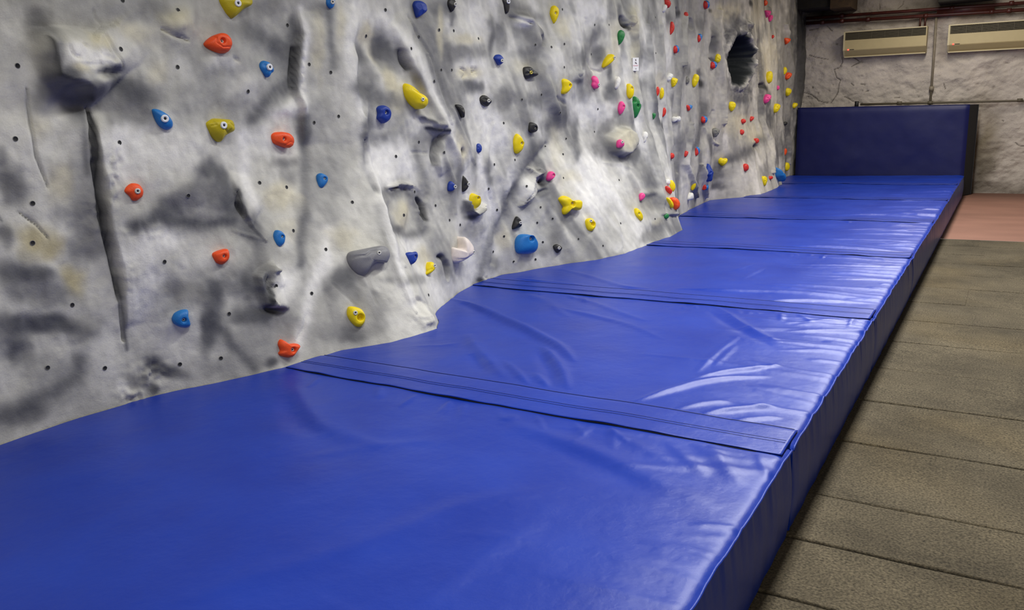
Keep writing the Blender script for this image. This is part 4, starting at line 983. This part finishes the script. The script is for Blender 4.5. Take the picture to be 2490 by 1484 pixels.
fold(g1([(1920, 680), (2050, 560), (2210, 430)]), .018, .006); fold(g1([(2040, 640), (2190, 500)]), .016, .004)
fold(g1([(1850, 745), (2100, 680), (2490, 635)]), .022, .013); fold(g1([(1500, 890), (1700, 820), (1900, 760), (2100, 725), (2420, 705)]), .024, .014)
fold(g1([(1780, 935), (2000, 890), (2150, 880)]), .02, .008); fold(g1([(1960, 965), (2200, 930), (2490, 912)]), .022, .013); fold(g1([(2150, 1010), (2490, 985)]), .018, .008)
fold(g1([(620, 1010), (660, 985), (730, 990)]), .03, .006); fold(g1([(330, 480), (200, 500), (0, 505)]), .02, .003)
# first mat
fold([(715, 935), (745, 990), (790, 1035), (870, 1070), (940, 1085)], .05, .010); fold([(690, 960), (720, 1020), (770, 1060)], .06, -.007)
fold([(1230, 1022), (1330, 1060), (1480, 1115), (1600, 1170), (1750, 1240)], .05, .010); fold([(1290, 1060), (1450, 1130), (1600, 1210)], .05, -.006)
fold([(420, 1470), (600, 1410), (800, 1350), (980, 1290), (1110, 1235), (1240, 1205), (1400, 1180)], .05, .006)
fold([(720, 1115), (900, 1085), (1060, 1070)], .04, .004); fold([(1010, 1480), (1200, 1330), (1320, 1260)], .04, .004)
fold([(1480, 1050), (1560, 1090), (1640, 1130)], .03, .006); fold([(1690, 1080), (1760, 1130), (1800, 1180)], .03, .007); fold([(1620, 1075), (1680, 1125), (1720, 1160)], .025, .006)
# further mats
fold([(1640, 702), (1750, 705), (1900, 709), (2060, 722), (2160, 733)], .022, .013); fold([(1830, 733), (1950, 731), (2130, 737)], .022, .013); fold([(1880, 760), (2000, 752), (2120, 757)], .02, .008)
fold([(1905, 600), (2000, 601), (2100, 606), (2220, 616)], .03, .014); fold([(2000, 560), (2150, 557), (2230, 565)], .02, .007)
fold([(2020, 524), (2150, 522), (2260, 530)], .03, .013); fold([(2100, 503), (2280, 505)], .025, .008); fold([(2110, 477), (2290, 480)], .025, .008)
fold([(1360, 655), (1440, 675), (1520, 700), (1580, 703)], .03, .008); fold([(1250, 675), (1380, 690), (1450, 702)], .025, .006); fold([(1780, 660), (1840, 640)], .02, .004); fold([(1800, 680), (1860, 650)], .02, .005)
rg = random.Random(11)
for i in range(7):
    y0, y1 = ENDS[i], ENDS[i+1]
    for k in range(26):
        y = y0+.3+(y1-y0-.36)*rg.random()
        L = rg.uniform(.08, .42) if rg.random() < .75 else rg.uniform(.4, .9); a = rg.uniform(-.3, .25)+.25*(y0+(y1-y0)*.5-y)
        fold([(XE+.01, y), (XE-L*.5, y+a*L*.4), (XE-L, y+a*L)], rg.uniform(.010, .020)+.012*L, rg.uniform(.003, .007)*(.6 if i == 0 else 1), False)
    for k in range(14):   # puckers along the flap
        x = rg.uniform(-2.6, -.6); L = rg.uniform(.06, .2)
        fold([(x, y1-.12), (x+rg.uniform(.0, .12), y1-.12-L)], rg.uniform(.012, .02), rg.uniform(.002, .005), False)


def matz(x, y, own=None):
    x = np.asarray(x, float); y = np.asarray(y, float)
    z = T+.006*fbm(x*1.3+4, y*1.3, 2)+.0018*fbm(x*4, y*4+3, 2)
    add = np.zeros_like(z)
    for L, w, h in FOLDS:
        lo = L.min(0)-3*w; hi = L.max(0)+3*w
        m = (x > lo[0]) & (x < hi[0]) & (y > lo[1]) & (y < hi[1])
        if not m.any(): continue
        xx, yy = x[m], y[m]; best = np.full(xx.shape, 9.); tt = np.zeros(xx.shape)
        for k in range(len(L)-1):
            a, b = L[k], L[k+1]; e = b-a; t = np.clip(((xx-a[0])*e[0]+(yy-a[1])*e[1])/(e@e+1e-12), 0, 1)
            d = np.hypot(xx-a[0]-t*e[0], yy-a[1]-t*e[1]); n = d < best
            best = np.where(n, d, best); tt = np.where(n, (k+t)/(len(L)-1), tt)
        edge = abs(L[0, 0]-XE) < .03
        tp = np.clip(np.minimum(tt if not edge else tt*0+1, 1-tt)*3.5, 0, 1)
        add[m] += h*np.exp(-(best/(w*(.55+.45*tp)))**2)*tp**.7
    flat = np.ones_like(z)
    for s in SEAMS: flat = flat*(1-.92*sst(s-.02, s+.01, y)*(1-sst(s+.225, s+.26, y)))
    return z+add*flat


def mat_vinyl():
    m, nt, b = new_mat('blue_vinyl')
    tc = N(nt, 'ShaderNodeTexCoord')
    n = N(nt, 'ShaderNodeTexNoise'); n.inputs['Scale'].default_value = 3.; n.inputs['Detail'].default_value = 6
    nt.links.new(tc.outputs['Object'], n.inputs['Vector'])
    cr = N(nt, 'ShaderNodeValToRGB'); cr.color_ramp.elements[0].position = .3; cr.color_ramp.elements[1].position = .7
    cr.color_ramp.elements[0].color = (*lin((10, 45, 146)), 1); cr.color_ramp.elements[1].color = (*lin((15, 53, 158)), 1)
    nt.links.new(n.outputs['Fac'], cr.inputs[0]); nt.links.new(cr.outputs[0], b.inputs['Base Color'])
    mr = N(nt, 'ShaderNodeMapRange'); mr.inputs[3].default_value = .30; mr.inputs[4].default_value = .42
    nt.links.new(n.outputs['Fac'], mr.inputs[0]); nt.links.new(mr.outputs[0], b.inputs['Roughness'])
    n2 = N(nt, 'ShaderNodeTexNoise'); n2.inputs['Scale'].default_value = 900.; n2.inputs['Detail'].default_value = 2
    nt.links.new(tc.outputs['Object'], n2.inputs['Vector'])
    n3 = N(nt, 'ShaderNodeTexNoise'); n3.inputs['Scale'].default_value = 14.; n3.inputs['Detail'].default_value = 4
    nt.links.new(tc.outputs['Object'], n3.inputs['Vector'])
    b1 = N(nt, 'ShaderNodeBump'); b1.inputs['Distance'].default_value = .0003; b2 = N(nt, 'ShaderNodeBump'); b2.inputs['Distance'].default_value = .003
    nt.links.new(n2.outputs['Fac'], b1.inputs['Height']); nt.links.new(n3.outputs['Fac'], b2.inputs['Height'])
    nt.links.new(b2.outputs[0], b1.inputs['Normal']); nt.links.new(b1.outputs[0], b.inputs['Normal'])
    b.inputs['Specular IOR Level'].default_value = .42
    return m


M_vinyl = mat_vinyl(); M_stitch = simple('dark_thread', (14, 22, 70), .6); M_under = simple('flap_shade_black', (12, 12, 16), .8)
MATLAB = ['blue crash mat nearest the camera, filling the bottom of the photo', 'second blue crash mat from the camera, beside the buttress foot', 'third blue crash mat from the camera, below the big light blue dome hold',
          'fourth blue crash mat from the camera, at the low rock ridge', 'fifth blue crash mat from the camera', 'sixth blue crash mat from the camera, second from the upright pad', 'farthest blue crash mat, lying against the upright wall pad']
for i in range(7):
    y0, y1 = ENDS[i], ENDS[i+1]
    root = empty('crash_mat', ((XE-2.7)/2, (y0+y1)/2, 0)); root.matrix_basis = Matrix.Translation(root.location)
    tag(root, MATLAB[i], 'crash mat', 'blue crash mats in a row along the wall')
    ny, nx = [(230, 260), (230, 260), (170, 220), (130, 190), (110, 150), (90, 130), (70, 110)][i]
    yy = np.linspace(y0+.003, y1-.003, ny); uu = np.linspace(0, 1, nx)
    L = xe(yy)+.006
    Xg = L[:, None]+(XE-L)[:, None]*uu[None]; Yg = np.repeat(yy[:, None], nx, 1)
    Zg = matz(Xg, Yg)
    # puckered right edge and rounded rims
    Zg -= .012*np.exp(-((XE-Xg)/.012))*np.ones_like(Zg)
    Zg -= .014*np.exp(-((Yg-y0)/.015))+.014*np.exp(-((y1-Yg)/.015))
    Xg += .003*fbm(Yg*6, Yg*0+i, 2)*np.exp(-((XE-Xg)/.05))
    mesh_obj('mat_cover', np.stack([Xg, Yg, Zg], -1).reshape(-1, 3), grid_faces(ny, nx)[:, ::-1], M_vinyl, root)
    # side
    ns = 16
    xs0, zs0 = Xg[:, -1], Zg[:, -1]
    ws = np.linspace(0, 1, ns)
    Zs = zs0[:, None]*(1-ws[None])+.004*ws[None]
    bul = .012*np.sin(np.pi*ws)[None]+.006*fbm(yy*9+i, yy*0, 3)[:, None]*np.exp(-ws*2.5)[None]+.003*fbm(yy*30, yy*0+i, 2)[:, None]*np.exp(-ws*4)[None]
    bul = bul-.010*(np.exp(-((yy-y0)/.02))+np.exp(-((y1-yy)/.02)))[:, None]
    Xs = xs0[:, None]+bul
    mesh_obj('side_panel', np.stack([Xs, np.repeat(yy[:, None], ns, 1), Zs], -1).reshape(-1, 3), grid_faces(ny, ns)[:, ::-1], M_vinyl, root)
    MB().tube([(xs0[k]+.002, yy[k], zs0[k]+.003) for k in range(0, ny, 2)], .0042, 8).build('piping', M_vinyl, root, True)
    # end faces
    for yv, rowi, nm in ((y0+.003, 0, 'near_panel'), (y1-.003, -1, 'far_panel')):
        top = np.stack([Xg[rowi], Yg[rowi], Zg[rowi]], -1); bot = top.copy(); bot[:, 2] = .004
        mesh_obj('end_panel', np.concatenate([top, bot]), grid_faces(2, nx), M_vinyl, root)
    if i > 0:
        s = SEAMS[i-1]; n1, n2 = 200, 26
        u = np.linspace(0, 1, n1); v = np.linspace(0, 1, n2)
        Xl = float(xe(np.array([s+.1]))[0])+.010; 
        Xf = np.repeat((Xl+(XE-.012-Xl)*u)[:, None], n2, 1)
        wav = .007*fbm(Xf[:, 0]*2.2+i*5, Xf[:, 0]*0, 3)
        Yf = s+.235*v[None]+wav[:, None]*(1-v)[None]
        Xf = np.maximum(Xf, xe(Yf.ravel()).reshape(Yf.shape)+.008)
        lift = .0045+.006*np.clip(fbm(Xf*3+i, Yf*0, 2)+.25, 0, 1)*(1-v)[None]**3
        Zf = matz(Xf, Yf)*1.0+lift*(1-.75*sst(.9, 1, v))[None]
        Zf = np.maximum(Zf, T+.002+.3*(Zf-T))
        top = np.stack([Xf, Yf, Zf], -1).reshape(-1, 3); bot = top-np.array([0, 0, .0025])
        gf = grid_faces(n1, n2)
        k = n1*n2; rim = []
        for a in range(n1-1): rim.append([a*n2, (a+1)*n2, (a+1)*n2+k, a*n2+k])
        for b in range(n2-1): rim.append([(n1-1)*n2+b, (n1-1)*n2+b+1, (n1-1)*n2+b+1+k, (n1-1)*n2+b+k])
        fl = mesh_obj('overlap_flap', np.concatenate([top, bot]), gf.tolist()+(gf[:, ::-1]+k).tolist()+rim, M_vinyl, root)
        for vv in (.42, .47, .985):
            c = min(n2-1, int(vv*n2)); r_ = .0009 if vv < .9 else .0014
            mb = MB().tube([(Xf[a, c], Yf[a, c]+(.003 if c < n2-1 else .002), Zf[a, c]+.0004) for a in range(0, n1, 3)], r_, 6)
            so = mb.build('stitch_line', M_stitch, None); so.parent = fl; so.matrix_parent_inverse = Matrix.Translation(root.location).inverted()
        # dark strip painted in as shade under the free edge
        MB().add([(Xf[a, 0], Yf[a, 0]+dy, Zf[a, 0]-.0045) for dy in (-.004, .02) for a in range(0, n1, 4)], [[j, j+1, j+1+len(range(0, n1, 4)), j+len(range(0, n1, 4))] for j in range(len(range(0, n1, 4))-1)]).build('flap_shade_strip', M_under, root)

# ------------------------------------------------------------------ upright pad
M_pad = simple('pad_navy', (14, 20, 76), .5, 0, .06, 6, .002, 9, .35)
M_padside = simple('pad_black_side', (16, 17, 22), .7)
root = empty('wall_pad', (-1.75, 13.78, 0)); root.matrix_basis = Matrix.Translation(root.location)
tag(root, 'upright navy blue padded mat standing on edge against the back wall', 'wall pad')
yF, yB = 13.60, 13.90
xl, xr, xrb = -2.93, -.535, -.43
n1, n2 = 80, 40
u = np.linspace(0, 1, n1); v = np.linspace(0, 1, n2)
U, V_ = np.meshgrid(u, v, indexing='ij')
ztop = float(on_axis(2358, 255, 1, yF)[2]); ztl = float(on_axis(1942, 263, 1, yF)[2])
print('pad', ztop, ztl)
Xp = xl+(xr-xl)*U; Zp = .01+(ztl+(ztop-ztl)*U-.01)*V_
ed = np.minimum(np.minimum(U*(xr-xl), (1-U)*(xr-xl)), np.minimum(V_, 1-V_)*1.3)
Yp = yF+.03*np.exp(-ed/.02)-.008*fbm(Xp*1.5, Zp*1.5, 3)-.006*np.clip(fbm(Xp*2-Zp*2.2, Zp*.4+6, 2), 0, 1)
mesh_obj('pad_cover', np.stack([Xp, Yp, Zp], -1).reshape(-1, 3), grid_faces(n1, n2), M_pad, root)
zt = Zp[:, -1]
tp = np.concatenate([np.stack([Xp[:, -1], Yp[:, -1], zt], -1), np.stack([np.linspace(xl, xrb, n1), np.full(n1, yB), zt], -1)])
mesh_obj('top_panel', tp, grid_faces(2, n1), M_pad, root)
sd = np.concatenate([np.stack([Xp[-1], Yp[-1], Zp[-1]], -1), np.stack([np.full(n2, xrb), np.full(n2, yB), Zp[-1]], -1)])
mesh_obj('side_panel', sd, grid_faces(2, n2), M_padside, root)
sd = np.concatenate([np.stack([Xp[0], Yp[0], Zp[0]], -1), np.stack([np.full(n2, xl), np.full(n2, yB), Zp[0]], -1)])
mesh_obj('side_panel', sd, grid_faces(2, n2)[:, ::-1], M_padside, root)
MB().tube([(x_, y_-.002, z_+.001) for x_, y_, z_ in zip(Xp[:, -1], Yp[:, -1], zt)], .006, 8).build('piping', M_pad, root, True)
MB().box((xl, yB-.02, .01), (xrb, yB, ztop)).build('backing_board', M_padside, root)

# ------------------------------------------------------------------ room
# floor of rough dark boards with open joints
YJ = [-1.2, -.62, -.05, .52, 1.09, 1.66, 2.2, 2.56, 2.92, 3.48, 4.04, 4.60, 5.18, 5.74, 6.30, 6.87, 7.41, 7.95, 8.45, 8.95, 9.37]
XJ = -.13
mbv = []; mbf = []; cols = []
rg = random.Random(5)


def slab(x0, x1, y0, y1):
    nx = max(2, int((x1-x0)/.05)); ny = max(2, int((y1-y0)/.03))
    yl = np.unique(np.concatenate([np.linspace(y0+.02, y1-.02, ny), y0+np.array([0, .002, .004, .006, .009, .013]), y1-np.array([0, .002, .004, .006, .009, .013])]))
    X, Y = np.meshgrid(np.linspace(x0, x1, nx), yl, indexing='ij')
    e = np.minimum(Y-y0, y1-Y); gap = .004+.004*np.clip(fbm(X*3, np.full_like(X, y0*7), 2)+.3, 0, 1)
    lift = rg.uniform(-.002, .002)
    jw = np.clip(.72+.7*fbm(X*2.3, np.full_like(X, y0*3.1)*0+np.where(Y-y0 < y1-Y, y0, y1)*3.1, 2), .3, 1)
    Zz = -.016*np.exp(-(e/(.0055*jw+.001))**2)*jw+.0015*fbm(X*3, Y*3, 3)+lift
    ex = np.minimum(X-x0, x1-X)
    
    base = np.array(lin((84, 76, 60)))
    f = 1+.30*fbm(X*2.2+1, Y*2.2, 4)+.16*fbm(X*17, Y*17, 3)+rg.uniform(-.06, .06)
    yel = np.clip(fbm(X*1.2+30, Y*1.2+5, 3), 0, 1)*.5
    c = base*np.clip(f, .35, 1.7)[..., None]*(1-yel[..., None]+yel[..., None]*np.array([1.12, 1.0, .72]))
    c = c*(1-.88*jw*(1-sst(.003, .0075, e)))[..., None]
    return X, Y, Zz, c


off = 0
for a, b in zip(YJ[:-1], YJ[1:]):
    for x0, x1, dy in ((-3.2, XJ+rg.uniform(-.05, .05), 0), (None, 3.0, rg.uniform(-.03, .03) if a > 2 and b < 9 else 0)):
        if x0 is None: x0 = last
        last = x1
        X, Y, Zz, c = slab(x0, x1, a, b)
        n1, n2 = X.shape
        mbv.append(np.stack([X, Y, Zz], -1).reshape(-1, 3)); mbf.append(grid_faces(n1, n2)[:, ::-1]+off); cols.append(c.reshape(-1, 3)); off += n1*n2
sv = np.array([(-3.2, -1.2, -.03), (3, -1.2, -.03), (3, 9.4, -.03), (-3.2, 9.4, -.03)]); mbv.append(sv); mbf.append(np.array([[0, 1, 2, 3]])+off); cols.append(np.full((4, 3), .004))
M_floor = attr_mat('rough_floor_boards', .85, [(60, .0035), (220, .003)], .2, .6, 120)
fo = mesh_obj('floor', np.concatenate(mbv), np.concatenate(mbf), M_floor)
set_paint(fo, np.concatenate(cols)); fo['kind'] = 'structure'
X, Y = np.meshgrid(np.linspace(-3.2, 3., 90), np.linspace(9.37, 14.2, 70), indexing='ij')
M_pink = attr_mat('pinkish_floor', .7, [(30, .002)], .25, .08, 120)
pf = mesh_obj('floor', np.stack([X, Y, .0*X+.001], -1).reshape(-1, 3), grid_faces(90, 70)[:, ::-1], M_pink)
c = np.array(lin((142, 104, 88)))*np.clip(1+.14*fbm(X*1.2, Y*3, 3), .6, 1.3)[..., None]
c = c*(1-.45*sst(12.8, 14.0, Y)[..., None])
set_paint(pf, c.reshape(-1, 3)); pf['kind'] = 'structure'

# whitewashed rubble back wall
YW = 14.12
n1, n2 = 620, 300
X, Zw = np.meshgrid(np.linspace(-3.3, 3.0, n1), np.linspace(-.02, 3.6, n2), indexing='ij')
w1, w2 = fbm(X*2.5, Zw*2.5+9, 3), fbm(X*2.5+7, Zw*2.5, 3)
crk = np.abs(fbm(X*1.5+.3*w1+5, Zw*1.7+.3*w2+8, 3))
left = .35+.65*(1-sst(-2.5, -1.6, X))
crack = np.exp(-(crk/.012)**2)*np.clip(fbm(X*2+3, Zw*2, 2)+.25, 0, 1)*left
HCR = np.zeros_like(X)
def bcrack(pts, w=.0055):
    global HCR
    Pq = [on_axis(1850+a/3.89, b/3.89, 1, YW) for a, b in pts]
    xx, zz = X+.025*w1, Zw+.025*w2
    for a, b in zip(Pq[:-1], Pq[1:]):
        e = np.array([b[0]-a[0], b[2]-a[2]]); t = np.clip(((xx-a[0])*e[0]+(zz-a[2])*e[1])/(e@e+1e-9), 0, 1)
        HCR = np.maximum(HCR, np.exp(-(np.hypot(xx-a[0]-t*e[0], zz-a[2]-t*e[1])/w)**2))
for c_ in ([(470, 515), (530, 540), (640, 555)], [(770, 540), (775, 590), (740, 640), (690, 660)], [(870, 540), (930, 600), (860, 640)], [(690, 660), (720, 730), (760, 760), (730, 870), (660, 970)], [(410, 880), (480, 900), (540, 960), (630, 970)],
           [(780, 910), (850, 945), (950, 965)], [(620, 240), (670, 290)], [(455, 280), (530, 270)], [(1130, 30), (1125, 90)], [(1290, 80), (1350, 40), (1350, 15)], [(2400, 1350), (2440, 1375), (2489, 1380)], [(2280, 1130), (2295, 1140)], [(850, 800), (875, 815)], [(940, 800), (985, 806)], [(985, 865), (1015, 855)], [(1730, 790), (1740, 835)], [(2310, 590), (2360, 585)], [(1260, 920), (1310, 920)], [(1490, 915), (1525, 910)]): bcrack(c_)
crack = np.maximum(crack*.3, .8*HCR)
pit = .5*np.clip(fbm(X*9, Zw*14, 3)-.62, 0, .5)*2.5*(.3+.7*left)
D = .045*fbm(X*1.6, Zw*1.9, 4)+.011*fbm(X*6-Zw*3, Zw*8, 3)-.018*crack-.03*pit
D = np.clip(D, -.05, .045)
col = np.array(lin((182, 173, 163)))*np.clip(1+.13*fbm(X*3, Zw*3, 4), .6, 1.3)[..., None]
k = np.clip(crack*1.3+pit*1.1, 0, .85)[..., None]
col = col*(1-k)+np.array(lin((58, 52, 44)))*k
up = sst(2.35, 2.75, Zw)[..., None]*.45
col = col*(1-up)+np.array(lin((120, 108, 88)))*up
def tint_spot(x, z, rx, rz, rgb, s):
    global col
    k = (np.exp(-(((X-x+.08*w1)/rx)**2+((Zw-z+.08*w2)/rz)**2))*s)[..., None]; col = col*(1-k)+np.array(lin(rgb))*k
tint_spot(-.33, .75, .16, .55, (104, 92, 66), .8); tint_spot(-.36, .3, .14, .3, (70, 62, 48), .7); tint_spot(0, .05, 3, .12, (80, 70, 54), .6)  # brownish stain beside the pad, darker foot of the wall
tint_spot(-.95, 2.62, .5, .12, (95, 60, 45), .5); tint_spot(-1.0, 2.8, .5, .15, (40, 36, 26), .8); tint_spot(-2.75, 2.86, .55, .16, (30, 28, 20), .95); tint_spot(-.95, 2.2, .07, .3, (120, 108, 92), .5); tint_spot(-1.9, 1.36, 1.2, .03, (90, 80, 60), .5)  # soft brown and dark patches along the top, conduit and pad edge
M_white = attr_mat('whitewashed_stone', .8, [(22, .010), (90, .004)], .2, .07, 90)
bw = mesh_obj('wall_back', np.stack([X, YW-D, Zw], -1).reshape(-1, 3), grid_faces(n1, n2), M_white)
set_paint(bw, np.clip(col, .01, .9).reshape(-1, 3)); bw['kind'] = 'structure'
cl = mesh_obj('ceiling', *[(lambda m: (m.v, m.f))(MB().box((-3.4, -2.0, 3.6), (3.0, 14.3, 3.75)))][0], simple('dark_ceiling', (92, 86, 74), .9), None, False); cl['kind'] = 'structure'

# heaters
M_cream = simple('cream_casing', (176, 160, 116), .45, 0, .03, 12); M_creamd = simple('cream_trim', (190, 178, 140), .45); M_grille = simple('olive_grille', (74, 66, 44), .6)
M_led = simple('red_indicator', (255, 60, 50), .4, emit=((255, 70, 60), 3.)); M_blk = simple('black_rocker', (20, 18, 16), .5)


def heater(x0, x1, zt, zb, slope, label):
    root = empty('wall_heater', ((x0+x1)/2, YW-.05, (zt+zb)/2)); root.matrix_basis = Matrix.Translation(root.location)
    tag(root, label, 'heater', 'cream heaters on the back wall')
    yf = YW-.20; h = zt-zb
    prof = [(YW-.02, zb), (yf+.085, zb), (yf+.055, zb+.03), (yf+.004, zb+h*.24), (yf, zb+h*.27), (yf, zb+h*.66), (yf+.03, zb+h*.665), (yf+.03, zb+h*.955), (yf, zb+h*.96), (yf, zt-.006), (yf+.006, zt), (YW-.02, zt)]
    def sk(mb): return [(x, y, z+slope*(x-(x0+x1)/2)) for x, y, z in mb.v]
    mb = MB().prism(prof, x0, x1); mb.v = sk(mb); ca = mb.build('casing', M_cream, root)
    mb = MB()
    for q in range(9): z = zb+h*(.68+.031*q); mb.box((x0+.02, yf+.012, z), (x1-.008, yf+.022, z+.006))
    for q in range(7): x = x0+.02+(x1-x0-.03)*q/6; mb.box((x-.003, yf+.010, zb+h*.665), (x+.003, yf+.024, zb+h*.955))
    mb.box((x0+.01, yf+.026, zb+h*.665), (x1-.005, yf+.029, zb+h*.955))
    mb.v = sk(mb); mb.build('grille', M_grille, root)
    for a, b in ((x0-.012, x0+.012), (x1-.004, x1+.010)):
        pr = [(YW-.02, zb-.004), (yf+.08, zb-.004), (yf+.05, zb+.028), (yf-.004, zb+h*.25), (yf-.004, zt-.004), (yf+.004, zt+.004), (YW-.02, zt+.004)]
        mb = MB().prism(pr, a, b); mb.v = sk(mb); mb.build('end_cap', M_creamd if a < x0 else M_cream, root)
    mb = MB().box((x0, yf-.006, zt-.012), (x1, yf+.01, zt+.003)); mb.v = sk(mb); mb.build('top_trim', M_creamd, root)
    mb = MB().tube([(x0+.065, yf-.004, zb+h*.275), (x0+.065, yf+.01, zb+h*.275)], .011, 14); mb.v = sk(mb); mb.build('indicator_light', M_led, root, True)
    mb = MB().box((x0+.085, yf-.004, zb+h*.262), (x0+.15, yf+.01, zb+h*.288), .003); mb.v = sk(mb); mb.build('switch', M_blk, root)
    mb = MB().box((x0, yf+.07, zb-.01), (x1, YW-.02, zb+.004)); mb.v = sk(mb); mb.build('base_rail', M_creamd, root)


heater(-2.335, -1.195, 2.475, 2.105, -.012, 'cream long wall heater with dark grille, left one, above the upright pad')
heater(-.895, .32, 2.45, 2.075, -.012, 'cream long wall heater with dark grille, right one, cut by the photo edge')

# pipes
M_rust = simple('rust_red_paint', (66, 24, 15), .5, 0, .25, 20); M_cond = simple('grey_conduit', (128, 118, 100), .6, 0, .15, 15); M_condd = simple('dark_conduit', (84, 76, 60), .6, 0, .15, 15)
def pw(px, py, y): return tuple(on_axis(px, py, 1, y))
yp = YW-.10
def pipe(name, pts, r, mat, label):
    mb = MB().tube(pts, r, 14); o = mb.build(name, mat, None, True, loc=pts[0]); tag(o, label, 'pipe', 'pipes on the back wall'); return o
def child(o, mb, name, mat):
    c_ = mb.build(name, mat, None, True); c_.parent = o; c_.matrix_parent_inverse = Matrix.Translation(o.location).inverted(); return c_
def ext(p, q, x): # extend a straight run to x
    p, q = np.array(p), np.array(q); return tuple(p+(q-p)*((x-p[0])/(q[0]-p[0])))
A, B2 = pw(1955, 45, yp), pw(2490, 7, yp); A2 = ext(A, B2, -2.94); B3 = ext(A, B2, 1.2)
p1 = pipe('heating_pipe', [A2, B3], .024, M_rust, 'upper of the two rust red pipes running along the back wall')
for px, py in ((2047, 38), (2315, 20), (2460, 8)):
    c0 = pw(px, py, yp); child(p1, MB().tube([(c0[0]-.03, yp, c0[2]), (c0[0]+.03, yp, c0[2])], .034, 14), 'pipe_coupling', M_rust)
A, B2 = pw(1955, 57, yp), pw(2490, 24, yp); A2 = ext(A, B2, -2.94); B3 = ext(A, B2, 1.2)
p2 = pipe('heating_pipe', [A2, B3], .026, M_rust, 'lower of the two rust red pipes running along the back wall')
for px in (2000, 2047, 2110, 2250, 2410, 2452):
    c0 = ext(A, B2, pw(px, 50, yp)[0]); child(p2, MB().tube([(c0[0]-.03, yp, c0[2]), (c0[0]+.03, yp, c0[2])], .034, 14), 'pipe_coupling', M_rust)
for px in (2238, 2250):
    c0 = ext(A, B2, pw(px, 50, yp)[0]); child(p2, MB().tube([(c0[0], yp, c0[2]), (c0[0], yp, c0[2]-.16)], .013, 10), 'drop_pipe', M_rust)
c0, c1 = ext(A, B2, -1.08), ext(A, B2, -.35)
child(p2, MB().box((c0[0], yp-.02, c0[2]-.0), (c1[0], yp+.05, c1[2]+.11)), 'bracket_plate', M_rust)
yq = YW-.055
p3 = pipe('wall_conduit', [pw(2277, 40, yq), pw(2272, 120, yq), pw(2262, 250, yq)], .017, M_cond, 'thin vertical conduit pipe running down between the two heaters')
c0 = pw(2265, 216, yq); child(p3, MB().tube([(c0[0], yq, c0[2]+.035), (c0[0], yq, c0[2]-.03)], .032, 14), 'conduit_fitting', M_cond)
p4 = pipe('wall_conduit', [pw(2092, 254, yq-.04), pw(2262, 250, yq-.04), pw(2490, 245, yq-.04), ext(pw(2262, 250, yq-.04), pw(2490, 245, yq-.04), 1.2)], .016, M_condd, 'dark horizontal conduit running just above the upright navy pad')
for px, py in ((2187, 251), (2262, 250), (2480, 244)):
    c0 = pw(px, py, yq-.04); child(p4, MB().tube([(c0[0]-.035, c0[1], c0[2]), (c0[0]+.035, c0[1], c0[2])], .026, 14), 'conduit_fitting', M_condd)
c0 = pw(2089, 254, yq-.04); child(p4, MB().box((c0[0]-.06, c0[1]-.03, c0[2]-.05), (c0[0]-.01, c0[1]+.03, c0[2]+.05), .006), 'end_box', M_blk)

# beams under the ceiling
M_beam = simple('old_dark_timber', (26, 23, 15), .9, 0, .3, 9, .01, 20)
M_block = simple('brown_timber_end', (62, 45, 22), .8, 0, .3, 14, .006, 30)
def beam(x0, x1, z0, z1, y0, y1, mat, label):
    o = MB().box((x0, y0, z0), (x1, y1, z1), .012).build('timber_beam', mat, None, False, loc=((x0+x1)/2, y0, z0)); tag(o, label, 'beam', 'timber beams below the ceiling')
beam(-3.15, -2.47, 2.84, 3.25, 13.6, 14.1, M_beam, 'dark rough timber beam in the top corner between climbing wall and back wall')
beam(-2.50, -2.20, 2.80, 3.22, 13.55, 14.1, M_block, 'brown squared timber end beside the dark corner beam')
beam(-1.05, -.38, 2.76, 3.2, 13.7, 14.1, M_beam, 'dark timber beam above the rust red pipes, right of the brown timber end')

# ------------------------------------------------------------------ light
def area(name, loc, sx, sy, power, col, rot=(0, 0, 0)):
    l = bpy.data.lights.new(name, 'AREA'); l.shape = 'RECTANGLE'; l.size = sx; l.size_y = sy; l.energy = power; l.color = col
    o = bpy.data.objects.new(name, l); COL.objects.link(o); o.location = loc; o.rotation_euler = rot; return o
R_ = math.radians
for y, p in ((1.7, 80), (4.4, 128), (7.0, 118), (9.6, 95)):
    area('ceiling_lamp', (-.95, y, 3.45), .5, 1.7, p, (1., .99, .98), (0, R_(-20), 0))
area('ceiling_lamp', (-.8, 12.0, 3.45), .5, 1.6, 58, (1., .93, .82), (0, 0, 0))
area('added_fill', (1.3, -1.3, 2.7), 1.2, 1.2, 26, (1., .93, .82), (R_(62), 0, R_(38)))  # unseen warm fill, added behind the camera to lift the blue undersides
w = bpy.data.worlds.new('World'); SC.world = w; w.use_nodes = True
w.node_tree.nodes['Background'].inputs[0].default_value = (1., .92, .80, 1); w.node_tree.nodes['Background'].inputs[1].default_value = .21

# ------------------------------------------------------------------ camera
cd = bpy.data.cameras.new('camera'); cam = bpy.data.objects.new('camera', cd); COL.objects.link(cam)
cd.sensor_fit = 'HORIZONTAL'; cd.sensor_width = 36; cd.lens = FPX/PW*36; cd.clip_start = .05; cd.clip_end = 60
m = Matrix(((CM[0][0], CM[1][0], -CM[2][0], 0), (CM[0][1], CM[1][1], -CM[2][1], 0), (CM[0][2], CM[1][2], -CM[2][2], CZ), (0, 0, 0, 1)))
cam.matrix_world = m
SC.camera = cam
SC.view_settings.view_transform = 'Standard'; SC.view_settings.look = 'None'; SC.view_settings.exposure = 0; SC.view_settings.gamma = 1
